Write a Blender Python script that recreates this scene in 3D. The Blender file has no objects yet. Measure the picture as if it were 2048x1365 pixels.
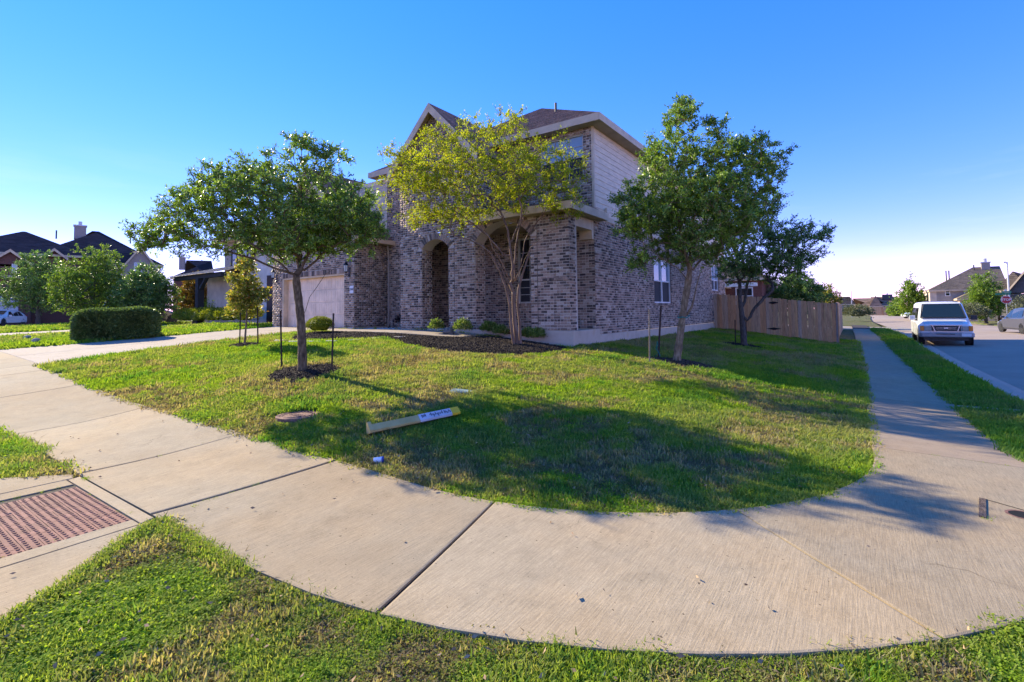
import bpy, math, random
import numpy as np
from mathutils import Vector, Matrix, Quaternion
R = math.radians
random.seed(7); rng = np.random.default_rng(7)
scene = bpy.context.scene
col = scene.collection

# ------------------------------------------------------------------ camera
F_PX, CX, PYP = 980.0, 1024.0, 576.0            # focal length and principal point, in photo pixels (2048 wide)
YAW, PITCH, ROLL = R(35.0), R(2.8), R(0.75)
CAM = np.array([0.0, 0.0, 1.6])
FW = np.array([-math.sin(YAW)*math.cos(PITCH), math.cos(YAW)*math.cos(PITCH), math.sin(PITCH)])
_r0 = np.array([math.cos(YAW), math.sin(YAW), 0.0]); _u0 = np.cross(_r0, FW)
RT = _r0*math.cos(ROLL) - _u0*math.sin(ROLL); UP = np.cross(RT, FW)
cam_d = bpy.data.cameras.new('camera'); cam = bpy.data.objects.new('camera', cam_d); col.objects.link(cam)
cam_d.sensor_fit = 'HORIZONTAL'; cam_d.sensor_width = 36.0; cam_d.lens = F_PX/2048*36.0
cam_d.shift_y = (PYP-682.5)/2048.0; cam_d.clip_start = 0.05; cam_d.clip_end = 3000
cam.matrix_world = Matrix(((RT[0], UP[0], -FW[0], CAM[0]), (RT[1], UP[1], -FW[1], CAM[1]), (RT[2], UP[2], -FW[2], CAM[2]), (0, 0, 0, 1)))
scene.camera = cam

# ------------------------------------------------------------------ sky, sun, exposure
SUN_EL, SUN_AZ = R(29.0), R(-1.7)                # the sun stands along the facade, just behind its plane
SDIR = Vector((-math.cos(SUN_EL)*math.cos(SUN_AZ), -math.cos(SUN_EL)*math.sin(SUN_AZ), math.sin(SUN_EL)))
world = bpy.data.worlds.new('World'); scene.world = world; world.use_nodes = True
wn = world.node_tree; wn.nodes.clear()
w_out = wn.nodes.new('ShaderNodeOutputWorld'); w_bg = wn.nodes.new('ShaderNodeBackground')
sky = wn.nodes.new('ShaderNodeTexSky'); sky.sky_type = 'NISHITA'; sky.sun_disc = False
sky.sun_elevation = SUN_EL; sky.sun_rotation = math.atan2(SDIR.x, SDIR.y)
sky.altitude = 0; sky.air_density = 0.7; sky.dust_density = 0.0; sky.ozone_density = 5.0
w_gam = wn.nodes.new('ShaderNodeGamma'); w_gam.inputs[1].default_value = 0.72
w_hs = wn.nodes.new('ShaderNodeHueSaturation'); w_hs.inputs['Saturation'].default_value = 1.45
wn.links.new(sky.outputs[0], w_gam.inputs[0]); wn.links.new(w_gam.outputs[0], w_hs.inputs['Color'])
w_bg.inputs['Strength'].default_value = 0.15
w_tint = wn.nodes.new('ShaderNodeMix'); w_tint.data_type = 'RGBA'; w_tint.blend_type = 'MULTIPLY'; w_tint.inputs[0].default_value = 1.0; w_tint.inputs[7].default_value = (1.48, 0.69, 0.98, 1.0)
wn.links.new(w_hs.outputs[0], w_tint.inputs[6]); # thin pale cirrus low in the sky, all the way round
w_tc = wn.nodes.new('ShaderNodeTexCoord'); w_map = wn.nodes.new('ShaderNodeMapping'); w_map.inputs['Scale'].default_value = (1.0, 1.0, 7.0); w_no = wn.nodes.new('ShaderNodeTexNoise'); w_no.inputs['Scale'].default_value = 2.6; w_no.inputs['Detail'].default_value = 7.0; w_no.inputs['Roughness'].default_value = .62
w_r1 = wn.nodes.new('ShaderNodeValToRGB'); w_r1.color_ramp.elements[0].position = .47; w_r1.color_ramp.elements[1].position = .78
w_sep = wn.nodes.new('ShaderNodeSeparateXYZ'); w_r2 = wn.nodes.new('ShaderNodeValToRGB'); w_r2.color_ramp.elements[0].position = .02; w_r2.color_ramp.elements[0].color = (.4, .4, .4, 1); w_r2.color_ramp.elements[1].position = .30; w_r2.color_ramp.elements[1].color = (0, 0, 0, 1)
w_mul = wn.nodes.new('ShaderNodeMath'); w_mul.operation = 'MULTIPLY'; w_mix = wn.nodes.new('ShaderNodeMix'); w_mix.data_type = 'RGBA'; w_mix.inputs[7].default_value = (1.75, 1.9, 2.2, 1.0)
wn.links.new(w_tc.outputs['Generated'], w_map.inputs['Vector']); wn.links.new(w_map.outputs[0], w_no.inputs['Vector']); wn.links.new(w_no.outputs['Fac'], w_r1.inputs[0]); wn.links.new(w_tc.outputs['Generated'], w_sep.inputs[0]); wn.links.new(w_sep.outputs['Z'], w_r2.inputs[0])
wn.links.new(w_r1.outputs[0], w_mul.inputs[0]); wn.links.new(w_r2.outputs[0], w_mul.inputs[1]); wn.links.new(w_mul.outputs[0], w_mix.inputs[0]); wn.links.new(w_tint.outputs[2], w_mix.inputs[6]); wn.links.new(w_mix.outputs[2], w_bg.inputs['Color']); wn.links.new(w_bg.outputs[0], w_out.inputs['Surface'])
sun_d = bpy.data.lights.new('sun', 'SUN'); sun_d.energy = 2.5; sun_d.angle = R(0.53); sun_d.color = (1.0, 0.87, 0.62)
sun = bpy.data.objects.new('sun', sun_d); col.objects.link(sun)
sun.rotation_euler = SDIR.to_track_quat('Z', 'Y').to_euler(); sun.location = (-30, 0, 30)
vs = scene.view_settings; vs.view_transform = 'Standard'; vs.look = 'None'; vs.gamma = 1.0; vs.use_curve_mapping = False
vs.exposure = 2.12
scene.cycles.use_denoising = True
scene.cycles.max_bounces = 7; scene.cycles.transparent_max_bounces = 6
scene.cycles.diffuse_bounces = 4; scene.cycles.glossy_bounces = 3; scene.cycles.transmission_bounces = 5

# ------------------------------------------------------------------ node materials
def nn(nt, t, **kw):
    n = nt.nodes.new(t)
    for k, v in kw.items():
        if k in n.inputs: n.inputs[k].default_value = v
        else: setattr(n, k, v)
    return n
def c4(c): return (c[0], c[1], c[2], 1.0)
def ramp(nt, stops, fac, interp='LINEAR'):
    r = nt.nodes.new('ShaderNodeValToRGB'); e = r.color_ramp.elements; r.color_ramp.interpolation = interp
    while len(e) > 1: e.remove(e[-1])
    e[0].position = stops[0][0]; e[0].color = c4(stops[0][1])
    for p, c in stops[1:]:
        x = e.new(p); x.color = c4(c)
    nt.links.new(fac, r.inputs['Fac']); return r.outputs['Color']
def position(nt, stretch=(1, 1, 1), local=False):
    if local: s = nn(nt, 'ShaderNodeTexCoord').outputs['Object']
    else: s = nn(nt, 'ShaderNodeNewGeometry').outputs['Position']
    m = nn(nt, 'ShaderNodeMapping'); m.inputs['Scale'].default_value = stretch
    nt.links.new(s, m.inputs['Vector']); return m.outputs['Vector']
def noise(nt, vec, scale, detail=4, rough=.55):
    n = nn(nt, 'ShaderNodeTexNoise', Scale=scale, Detail=detail, Roughness=rough)
    nt.links.new(vec, n.inputs['Vector']); return n.outputs['Fac']
def mix(nt, a, b, fac, mode='MIX'):
    m = nn(nt, 'ShaderNodeMix', data_type='RGBA', blend_type=mode)
    for s, i in ((a, 6), (b, 7)):
        if isinstance(s, tuple): m.inputs[i].default_value = c4(s)
        else: nt.links.new(s, m.inputs[i])
    if isinstance(fac, (int, float)): m.inputs[0].default_value = fac
    else: nt.links.new(fac, m.inputs[0])
    return m.outputs[2]
def math_(nt, op, a, b=None, clamp=False):
    m = nn(nt, 'ShaderNodeMath', operation=op, use_clamp=clamp)
    for s, i in ((a, 0), (b, 1)):
        if s is None: continue
        if isinstance(s, (int, float)): m.inputs[i].default_value = s
        else: nt.links.new(s, m.inputs[i])
    return m.outputs[0]
def new_mat(name):
    m = bpy.data.materials.new(name); m.use_nodes = True; nt = m.node_tree; nt.nodes.clear()
    out = nn(nt, 'ShaderNodeOutputMaterial'); b = nn(nt, 'ShaderNodeBsdfPrincipled')
    nt.links.new(b.outputs[0], out.inputs['Surface']); return m, nt, b, out
def add_bump(nt, b, h, strength, dist=.02):
    bp = nn(nt, 'ShaderNodeBump', Strength=strength, Distance=dist); nt.links.new(h, bp.inputs['Height']); nt.links.new(bp.outputs[0], b.inputs['Normal'])
def one_random(nt):          # a random number for each piece: by object and by loose island
    a = nn(nt, 'ShaderNodeObjectInfo').outputs['Random']; g = nn(nt, 'ShaderNodeNewGeometry').outputs['Random Per Island']
    return math_(nt, 'FRACT', math_(nt, 'ADD', a, g))
MATS = {}
def pmat(name, stops, scale=4, rough=.8, bump=0, bscale=60, detail=5, stretch=(1, 1, 1), rand=0, metallic=0, spec=.3, local=False, dist=.01, nrough=.55):
    m, nt, b, out = new_mat(name)
    if not isinstance(stops, list): stops = [(.3, tuple(x*.82 for x in stops)), (.7, tuple(min(1, x*1.15) for x in stops))]
    v = position(nt, stretch, local)
    c = ramp(nt, stops, noise(nt, v, scale, detail, nrough))
    if rand:
        rv = math_(nt, 'ADD', math_(nt, 'MULTIPLY', one_random(nt), 2*rand), 1-rand)
        c = mix(nt, c, rv, 1.0, 'MULTIPLY')
    nt.links.new(c, b.inputs['Base Color'])
    b.inputs['Roughness'].default_value = rough; b.inputs['Metallic'].default_value = metallic; b.inputs['Specular IOR Level'].default_value = spec
    if bump: add_bump(nt, b, noise(nt, v, bscale, 4), bump, dist)
    MATS[name] = m; return m
def leaf_mat(name, stops, rough=.45, trans=.35, tcol=(1.25, 1.35, .55), spec=.35):
    m, nt, b, out = new_mat(name)
    c = ramp(nt, stops, one_random(nt))
    n = noise(nt, position(nt), 1.7, 2); c = mix(nt, c, ramp(nt, [(.3, (.75,)*3), (.7, (1.2,)*3)], n), 1.0, 'MULTIPLY')
    nt.links.new(c, b.inputs['Base Color']); b.inputs['Roughness'].default_value = rough; b.inputs['Specular IOR Level'].default_value = spec
    t = nn(nt, 'ShaderNodeBsdfTranslucent'); nt.links.new(mix(nt, c, tcol, 1.0, 'MULTIPLY'), t.inputs['Color'])
    mx = nn(nt, 'ShaderNodeMixShader'); mx.inputs[0].default_value = trans
    nt.links.new(b.outputs[0], mx.inputs[1]); nt.links.new(t.outputs[0], mx.inputs[2]); nt.links.new(mx.outputs[0], out.inputs['Surface'])
    MATS[name] = m; return m
def glass_mat(name, base=(.02, .025, .03), rough=.03, spec=.9):
    m, nt, b, out = new_mat(name); b.inputs['Base Color'].default_value = c4(base); b.inputs['Roughness'].default_value = rough
    b.inputs['Specular IOR Level'].default_value = spec; MATS[name] = m; return m
def paint(name, c, rough=.35, metallic=0, coat=0.0, spec=.5):
    m, nt, b, out = new_mat(name)
    n = noise(nt, position(nt, local=True), 3, 3)
    nt.links.new(ramp(nt, [(.3, tuple(x*.9 for x in c)), (.7, tuple(min(1, x*1.06) for x in c))], n), b.inputs['Base Color'])
    b.inputs['Roughness'].default_value = rough; b.inputs['Metallic'].default_value = metallic; b.inputs['Specular IOR Level'].default_value = spec
    b.inputs['Coat Weight'].default_value = coat; b.inputs['Coat Roughness'].default_value = .08
    MATS[name] = m; return m

# ------------------------------------------------------------------ mesh helpers
def tag(o, label=None, cat=None, group=None, kind=None):
    if label: o['label'] = label
    if cat: o['category'] = cat
    if group: o['group'] = group
    if kind: o['kind'] = kind
    return o
def empty(name, loc=(0, 0, 0), rz=0):
    o = bpy.data.objects.new(name, None); o.location = loc; o.rotation_euler = (0, 0, rz); o.empty_display_size = .1; col.objects.link(o); return o
def link(name, me, parent=None, loc=(0, 0, 0)):
    o = bpy.data.objects.new(name, me); col.objects.link(o); o.location = loc
    if parent is not None: o.parent = parent
    return o
def arr_mesh(name, V, Fq, mat, smooth=False):
    me = bpy.data.meshes.new(name); V = np.asarray(V, dtype=np.float32); Fq = np.asarray(Fq, dtype=np.int32)
    nf, k = Fq.shape
    me.vertices.add(len(V)); me.vertices.foreach_set('co', V.ravel())
    me.loops.add(nf*k); me.loops.foreach_set('vertex_index', Fq.ravel())
    me.polygons.add(nf); me.polygons.foreach_set('loop_start', np.arange(0, nf*k, k, dtype=np.int32))
    if smooth: me.polygons.foreach_set('use_smooth', np.ones(nf, dtype=bool))
    me.update(calc_edges=True)
    if mat: me.materials.append(mat if not isinstance(mat, str) else MATS[mat])
    return me
class MB:
    def __init__(s): s.v = []; s.f = []; s.m = []
    def face(s, pts, m=0):
        i = len(s.v); s.v += [tuple(p) for p in pts]; s.f.append(tuple(range(i, i+len(pts)))); s.m.append(m); return s
    def box(s, a, b, m=0, skip=()):
        (x0, y0, z0), (x1, y1, z1) = a, b
        P = [(x0, y0, z0), (x1, y0, z0), (x1, y1, z0), (x0, y1, z0), (x0, y0, z1), (x1, y0, z1), (x1, y1, z1), (x0, y1, z1)]
        return s.hexa(P, m, skip)
    def hexa(s, P, m=0, skip=()):
        i = len(s.v); s.v += [tuple(p) for p in P]
        for k, q in enumerate(((0, 3, 2, 1), (4, 5, 6, 7), (0, 1, 5, 4), (1, 2, 6, 5), (2, 3, 7, 6), (3, 0, 4, 7))):
            if k in skip: continue
            s.f.append(tuple(i+j for j in q)); s.m.append(m)
        return s
    def obox(s, o, u, n, u0, u1, z0, z1, d0, d1, m=0):     # box in a wall frame: along u, up z, out n
        def p(a, d, z): return (o[0]+u[0]*a+n[0]*d, o[1]+u[1]*a+n[1]*d, o[2]+z)
        return s.hexa([p(u0, d1, z0), p(u1, d1, z0), p(u1, d0, z0), p(u0, d0, z0), p(u0, d1, z1), p(u1, d1, z1), p(u1, d0, z1), p(u0, d0, z1)], m)
    def prism(s, poly, z0, z1, m=0):                        # poly: list of (x, y) counter-clockwise
        n = len(poly); i = len(s.v)
        s.v += [(x, y, z0) for x, y in poly] + [(x, y, z1) for x, y in poly]
        s.f.append(tuple(i+n+k for k in range(n))); s.m.append(m); s.f.append(tuple(i+k for k in reversed(range(n)))); s.m.append(m)
        for k in range(n):
            j = (k+1) % n; s.f.append((i+k, i+j, i+n+j, i+n+k)); s.m.append(m)
        return s
    def tube(s, pts, rad, sides=6, m=0, cap=True):
        pts = [Vector(p) for p in pts]; n = len(pts); base = len(s.v)
        if not hasattr(rad, '__len__'): rad = [rad]*n
        ref = None
        for k, p in enumerate(pts):
            d = (pts[min(k+1, n-1)]-pts[max(k-1, 0)])
            d = d.normalized() if d.length > 1e-9 else Vector((0, 0, 1))
            if ref is None: ref = Vector((1, 0, 0)) if abs(d.x) < .8 else Vector((0, 1, 0))
            a = (ref-d*ref.dot(d)); a = a.normalized(); b = d.cross(a); ref = a
            for j in range(sides):
                t = 2*math.pi*j/sides; q = p+(a*math.cos(t)+b*math.sin(t))*rad[k]; s.v.append(tuple(q))
        for k in range(n-1):
            for j in range(sides):
                j2 = (j+1) % sides
                s.f.append((base+k*sides+j, base+k*sides+j2, base+(k+1)*sides+j2, base+(k+1)*sides+j)); s.m.append(m)
        if cap:
            s.f.append(tuple(base+j for j in reversed(range(sides)))); s.m.append(m)
            s.f.append(tuple(base+(n-1)*sides+j for j in range(sides))); s.m.append(m)
        return s
    def lathe(s, prof, c=(0, 0, 0), sides=16, m=0, axis='z'):
        base = len(s.v); n = len(prof)
        for r, h in prof:
            for j in range(sides):
                t = 2*math.pi*j/sides; a, b = r*math.cos(t), r*math.sin(t)
                s.v.append((c[0]+a, c[1]+b, c[2]+h) if axis == 'z' else ((c[0]+h, c[1]+a, c[2]+b) if axis == 'x' else (c[0]+b, c[1]+h, c[2]+a)))
        for k in range(n-1):
            for j in range(sides):
                j2 = (j+1) % sides; s.f.append((base+k*sides+j, base+k*sides+j2, base+(k+1)*sides+j2, base+(k+1)*sides+j)); s.m.append(m)
        if prof[0][0] > 1e-6: s.f.append(tuple(base+j for j in reversed(range(sides)))); s.m.append(m)
        if prof[-1][0] > 1e-6: s.f.append(tuple(base+(n-1)*sides+j for j in range(sides))); s.m.append(m)
        return s
    def mesh(s, name, mats, smooth=False):
        me = bpy.data.meshes.new(name); me.from_pydata(s.v, [], s.f)
        for m in (mats if isinstance(mats, (list, tuple)) else [mats]): me.materials.append(MATS[m] if isinstance(m, str) else m)
        me.polygons.foreach_set('material_index', s.m)
        if smooth: me.polygons.foreach_set('use_smooth', [True]*len(s.f))
        me.update(); return me
    def build(s, name, mats, parent=None, smooth=False, loc=(0, 0, 0), bevel=0):
        o = link(name, s.mesh(name, mats, smooth), parent, loc)
        if bevel:
            b = o.modifiers.new('bevel', 'BEVEL'); b.width = bevel; b.segments = 2; b.limit_method = 'ANGLE'; b.angle_limit = R(40)
        return o
def copy_tree(o, parent=None):
    c = o.copy(); col.objects.link(c); c.parent = parent
    for ch in list(o.children): copy_tree(ch, c)
    return c
def lettering(name, text, size, mat, parent, loc, rot, extrude=.002, align='CENTER'):
    cu = bpy.data.curves.new(name, 'FONT'); cu.body = text; cu.size = size; cu.align_x = align; cu.align_y = 'CENTER'; cu.extrude = extrude; cu.offset = size*.012
    t = bpy.data.objects.new(name, cu); col.objects.link(t); me = bpy.data.meshes.new_from_object(t.evaluated_get(bpy.context.evaluated_depsgraph_get())); bpy.data.objects.remove(t)
    me.materials.clear(); me.materials.append(MATS[mat]); o = link(name, me, parent, loc); o.rotation_euler = rot; return o

# ------------------------------------------------------------------ height of the land
_CP = np.array([
 # corner pavement and its surroundings
 (0, 0, 0), (0, -5, -.06), (-4, .5, 0), (-8, .8, 0), (2, 3, -.02), (2.3, 6, -.08), (-3, 2.4, 0), (-6.5, 2.4, 0), (-9.6, 2.4, 0.0), (-12, 2.4, .11), (-13.8, 2.4, .25), (-16.6, 2.4, .41), (-21.3, 2.4, .60),
 (0.1, 5.5, -.02), (0.6, 8, -.07), (0.6, 11.7, -.15), (0.6, 20, -.17), (0.6, 28, -.18), (0.6, 45, -.2), (2.4, 11.7, -.16), (2.4, 28, -.19), (2.4, 45, -.21), (1.0, 6.5, -.04),
 # lawn
 (-2.5, 4.6, .06), (-1.2, 6.2, .02), (-4.2, 5.2, .2), (-6.2, 5.3, .34), (-8.68, 5.4, .5), (-8.6, 4.2, .3), (-5, 4.0, .14), (-1.0, 11.7, -.02), (-2.5, 11.7, .21), (-4.7, 11.7, .47), (-6.3, 11.7, .63),
 (-3.6, 10.2, .36), (-2.2, 8, .14), (-4.5, 7.5, .36), (-6.5, 8.2, .58), (-9, 8.2, .74), (-9.5, 11, .92), (-12.5, 11, 1.02), (-12, 7, .74), (-14, 7, .78), (-12.5, 4.6, .42), (-15.5, 5, .62), (-15.5, 11.7, 1.03),
 (-6.3, 16, .58), (-6.3, 20, .55), (-6.3, 27.6, .5), (-3.5, 16, .28), (-3.5, 20, .24), (-3.5, 27.6, .2), (-.8, 20, -.1), (-.8, 27.7, -.14),
 # drive and neighbours
 (-18.5, 11.7, 1.04), (-21.3, 11.7, 1.05), (-21.3, 7, .80), (-18.5, 6, .72), (-24, 4, .72), (-24, 12, 1.06), (-30, 4, .80), (-30, 13, 1.10), (-38, 10, 1.0), (-45, 8, .9), (-60, 14, .9), (-75, 20, .95), (-40, 30, 1.1),
 (-20, 40, .9), (-7, 45, .2), (-30, -6, .6), (-60, -8, .7), (-10, -8, -.05), (12, -8, -.15), (12, 12, -.16), (12, 30, -.2), (12, 50, -.22), (12, 80, -.3), (0, 80, -.28), (-20, 80, .5), (-60, 70, 1.0),
 (-150, 30, 1.1), (-150, -60, .9), (-100, 150, .9), (0, 200, -.4), (100, 150, -.5), (100, 40, -.3), (60, 80, -.35), (100, -60, -.3), (0, -80, 0), (-400, 0, 1.1), (400, 0, -.4), (0, 500, -.5), (-300, 400, .5), (300, 400, -.6), (0, -300, 0),
], dtype=float)
def _tps(r2): return np.where(r2 > 1e-12, r2*np.log(np.maximum(r2, 1e-12))*.5, 0)
def _wrap(x, y):     # compress far distances so that the surface stays calm out there
    r = np.sqrt(x*x+y*y); k = np.where(r > 40, (40+25*np.log1p((r-40)/25))/np.maximum(r, 1e-9), 1.0); return x*k, y*k
_cx, _cy = _wrap(_CP[:, 0], _CP[:, 1]); _n = len(_CP)
_A = np.zeros((_n+3, _n+3)); _A[:_n, :_n] = _tps((_cx[:, None]-_cx)**2+(_cy[:, None]-_cy)**2) + np.eye(_n)*.25
_A[:_n, _n:] = np.stack([np.ones(_n), _cx, _cy], 1); _A[_n:, :_n] = _A[:_n, _n:].T
_W = np.linalg.solve(_A, np.concatenate([_CP[:, 2], np.zeros(3)]))
def G(x, y):
    x = np.asarray(x, float); y = np.asarray(y, float); sh = np.broadcast(x, y).shape
    X, Y = _wrap(*[a.ravel() for a in np.broadcast_arrays(x, y)]); out = np.empty(len(X))
    for i in range(0, len(X), 20000):
        xs, ys = X[i:i+20000], Y[i:i+20000]
        out[i:i+20000] = _tps((xs[:, None]-_cx)**2+(ys[:, None]-_cy)**2) @ _W[:_n] + _W[_n]+_W[_n+1]*xs+_W[_n+2]*ys
    return out.reshape(sh)
def g(x, y): return float(G(x, y))
def gp(px, py, dz=0.0):        # where the line of sight through a photo pixel meets the land
    d = FW + RT*(px-CX)/F_PX - UP*(py-PYP)/F_PX
    t = np.concatenate([np.linspace(1, 40, 800), np.linspace(40, 300, 800)]); P = CAM+t[:, None]*d
    h = P[:, 2]-(G(P[:, 0], P[:, 1])+dz); k = np.argmax(h < 0) if (h < 0).any() else len(t)-1
    return Vector(P[k])
def at(px, py, z):             # the point at depth z along a photo pixel
    return Vector(CAM + z*(FW + RT*(px-CX)/F_PX - UP*(py-PYP)/F_PX))
def bend(y): return -.5*(np.maximum(np.asarray(y, float), 0)/55.0)**2      # the side street turns a little
# ------------------------------------------------------------------ materials of the setting
def ground_mat():
    m, nt, b, out = new_mat('turf_soil'); v = position(nt)
    n1 = noise(nt, v, .8, 5, .6); n2 = noise(nt, v, 9, 5, .65); n3 = noise(nt, v, 60, 3)
    green = ramp(nt, [(.3, (.055, .085, .018)), (.7, (.10, .15, .03))], n2)
    tan = ramp(nt, [(.3, (.13, .095, .055)), (.7, (.26, .20, .125))], n3)
    f = ramp(nt, [(.40, (0, 0, 0)), (.62, (1, 1, 1))], math_(nt, 'ADD', math_(nt, 'MULTIPLY', n1, .6), math_(nt, 'MULTIPLY', n2, .4)))
    nt.links.new(mix(nt, green, tan, f), b.inputs['Base Color']); b.inputs['Roughness'].default_value = .95; b.inputs['Specular IOR Level'].default_value = .1
    add_bump(nt, b, n3, .8, .03); MATS['turf_soil'] = m
ground_mat()
def concrete_mat(name, base, warm, broom=(1, 1, 1), dark=.8):
    m, nt, b, out = new_mat(name); v = position(nt); vb = position(nt, broom)
    n1 = noise(nt, v, .55, 5, .6); n2 = noise(nt, v, 3.2, 7, .72); n3 = noise(nt, vb, 130, 3, .6); n4 = noise(nt, v, 260, 2, .7); n5 = noise(nt, v, 60, 3, .7)
    c = mix(nt, base, warm, ramp(nt, [(.40, (0,)*3), (.62, (1,)*3)], n1))
    c = mix(nt, c, ramp(nt, [(.25, (.76,)*3), (.45, (.96,)*3), (.75, (1.12,)*3)], n2), 1, 'MULTIPLY')
    c = mix(nt, c, ramp(nt, [(.30, (.80,)*3), (.7, (1.14,)*3)], n3), 1, 'MULTIPLY')
    c = mix(nt, c, ramp(nt, [(.28, (.68,)*3), (.45, (1,)*3), (.75, (1.15,)*3)], n4), 1, 'MULTIPLY')
    c = mix(nt, c, ramp(nt, [(.3, (.88,)*3), (.7, (1.08,)*3)], n5), 1, 'MULTIPLY')
    st = noise(nt, v, 1.6, 5, .6); c = mix(nt, c, (base[0]*.50, base[1]*.47, base[2]*.44), ramp(nt, [(.56, (0,)*3), (.80, (.5,)*3)], st))
    sp = noise(nt, v, 34, 2, .4); c = mix(nt, c, (base[0]*.22, base[1]*.2, base[2]*.18), ramp(nt, [(.745, (0,)*3), (.765, (.85,)*3)], sp))
    # hairline cracks: a thin band of a warped cell pattern, only here and there
    wv = nn(nt, 'ShaderNodeVectorMath', operation='ADD'); wz = nn(nt, 'ShaderNodeTexNoise', Scale=2.5, Detail=3.0); nt.links.new(v, wz.inputs['Vector']); ws = nn(nt, 'ShaderNodeVectorMath', operation='SCALE'); ws.inputs['Scale'].default_value = .5; nt.links.new(wz.outputs['Color'], ws.inputs[0]); nt.links.new(v, wv.inputs[0]); nt.links.new(ws.outputs[0], wv.inputs[1])
    vo = nn(nt, 'ShaderNodeTexVoronoi', feature='DISTANCE_TO_EDGE', Scale=.42); nt.links.new(wv.outputs[0], vo.inputs['Vector'])
    cr = math_(nt, 'MULTIPLY', ramp(nt, [(0, (1,)*3), (.0035, (0,)*3)], vo.outputs['Distance']), ramp(nt, [(.55, (0,)*3), (.63, (.55,)*3)], noise(nt, v, .7, 2)))
    c = mix(nt, c, (base[0]*.3, base[1]*.28, base[2]*.25), cr)
    rv = math_(nt, 'ADD', math_(nt, 'MULTIPLY', nn(nt, 'ShaderNodeObjectInfo').outputs['Random'], .20), .90)
    c = mix(nt, c, rv, 1, 'MULTIPLY')
    nt.links.new(c, b.inputs['Base Color']); b.inputs['Roughness'].default_value = .9; b.inputs['Specular IOR Level'].default_value = .2
    add_bump(nt, b, math_(nt, 'ADD', n3, math_(nt, 'MULTIPLY', n4, .8)), .5, .004); MATS[name] = m
concrete_mat('concrete', (.345, .28, .185), (.375, .28, .165), (1, .05, 1))
concrete_mat('concrete_side', (.37, .285, .195), (.39, .285, .175), (.05, 1, 1))
concrete_mat('concrete_drive', (.38, .32, .255), (.39, .315, .24), (.05, 1, 1))
concrete_mat('concrete_kerb', (.37, .32, .26), (.39, .325, .25))
pmat('joint_dirt', [(.3, (.03, .025, .02)), (.7, (.07, .055, .04))], 30, .95, .5, 90)
def asphalt():
    m, nt, b, out = new_mat('asphalt'); v = position(nt); n1 = noise(nt, v, .5, 5, .6); n2 = noise(nt, v, 90, 3, .7)
    c = ramp(nt, [(.35, (.31, .235, .175)), (.65, (.38, .29, .215))], n1); c = mix(nt, c, ramp(nt, [(.3, (.62,)*3), (.7, (1.3,)*3)], n2), 1, 'MULTIPLY')
    nt.links.new(c, b.inputs['Base Color']); b.inputs['Roughness'].default_value = .9; add_bump(nt, b, n2, .5, .008); MATS['asphalt'] = m
asphalt()
pmat('paver_red', [(.3, (.18, .075, .055)), (.7, (.28, .125, .095))], 14, .85, .4, 120, rand=.14)
pmat('rotten_wood', [(.35, (.045, .03, .022)), (.65, (.19, .14, .105))], 25, .95, .6, 60, stretch=(6, 1, 6))
pmat('rust_iron', [(.3, (.13, .06, .045)), (.7, (.30, .17, .125))], 22, .8, .5, 90, metallic=.1)
pmat('hole_shade', (.01, .01, .01), 10, 1)

# ------------------------------------------------------------------ the ground, one sheet out to the horizon
def axis(parts):
    out = []
    for a, b, st in parts: out += list(np.arange(a, b-1e-6, st))
    return out
XR0, XR1 = 2.52, 11.6                      # road of the side street
gx = axis([(-900, -200, 100), (-200, -80, 15), (-80, -24, 2), (-24, 2.4, .3), (3.2, 11.2, 1.0), (12, 30, 2), (30, 90, 10), (90, 900, 90)]) + [2.4, 2.50, 2.53, 11.55, 11.62, 900]
gy = axis([(-900, -100, 100), (-100, -8, 8), (-8, 29.9, .3), (30, 48.8, 1.0), (60, 150, 6), (150, 900, 75)]) + [48.95, 49, 54, 58.9, 59, 900]
gx = np.array(sorted(set(np.round(gx, 4)))); gy = np.array(sorted(set(np.round(gy, 4))))
GX, GY = np.meshgrid(gx, gy, indexing='ij')
def in_road(x, y):
    side = (x > 2.51) & (x < 11.6) & (y > -40)
    cross = (y > 48.97) & (y < 58.97) & (x > -60)
    return side | cross
ZG = G(GX, GY)-.02
rd = in_road(GX, GY); ZG = np.where(rd, np.minimum(ZG, ZG)-.30, ZG)
house_fp = (GX < -6.35) & (GX > -21.1) & (GY > 12.2) & (GY < 30)
ZG = np.where(house_fp, np.minimum(ZG, .45), ZG)
XB = GX+bend(GY)*np.clip((GX+3)/3, 0, 1)*(np.abs(GX) < 60)*np.clip((120-GY)/60, 0, 1)
V = np.stack([XB, GY, ZG], -1).reshape(-1, 3); ni, nj = GX.shape
I = np.arange(ni*nj).reshape(ni, nj); Fq = np.stack([I[:-1, :-1], I[1:, :-1], I[1:, 1:], I[:-1, 1:]], -1).reshape(-1, 4)
tag(link('ground', arr_mesh('ground', V, Fq, 'turf_soil', True)), 'mown grass ground sloping gently down to the pavements', 'ground', kind='structure')

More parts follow.
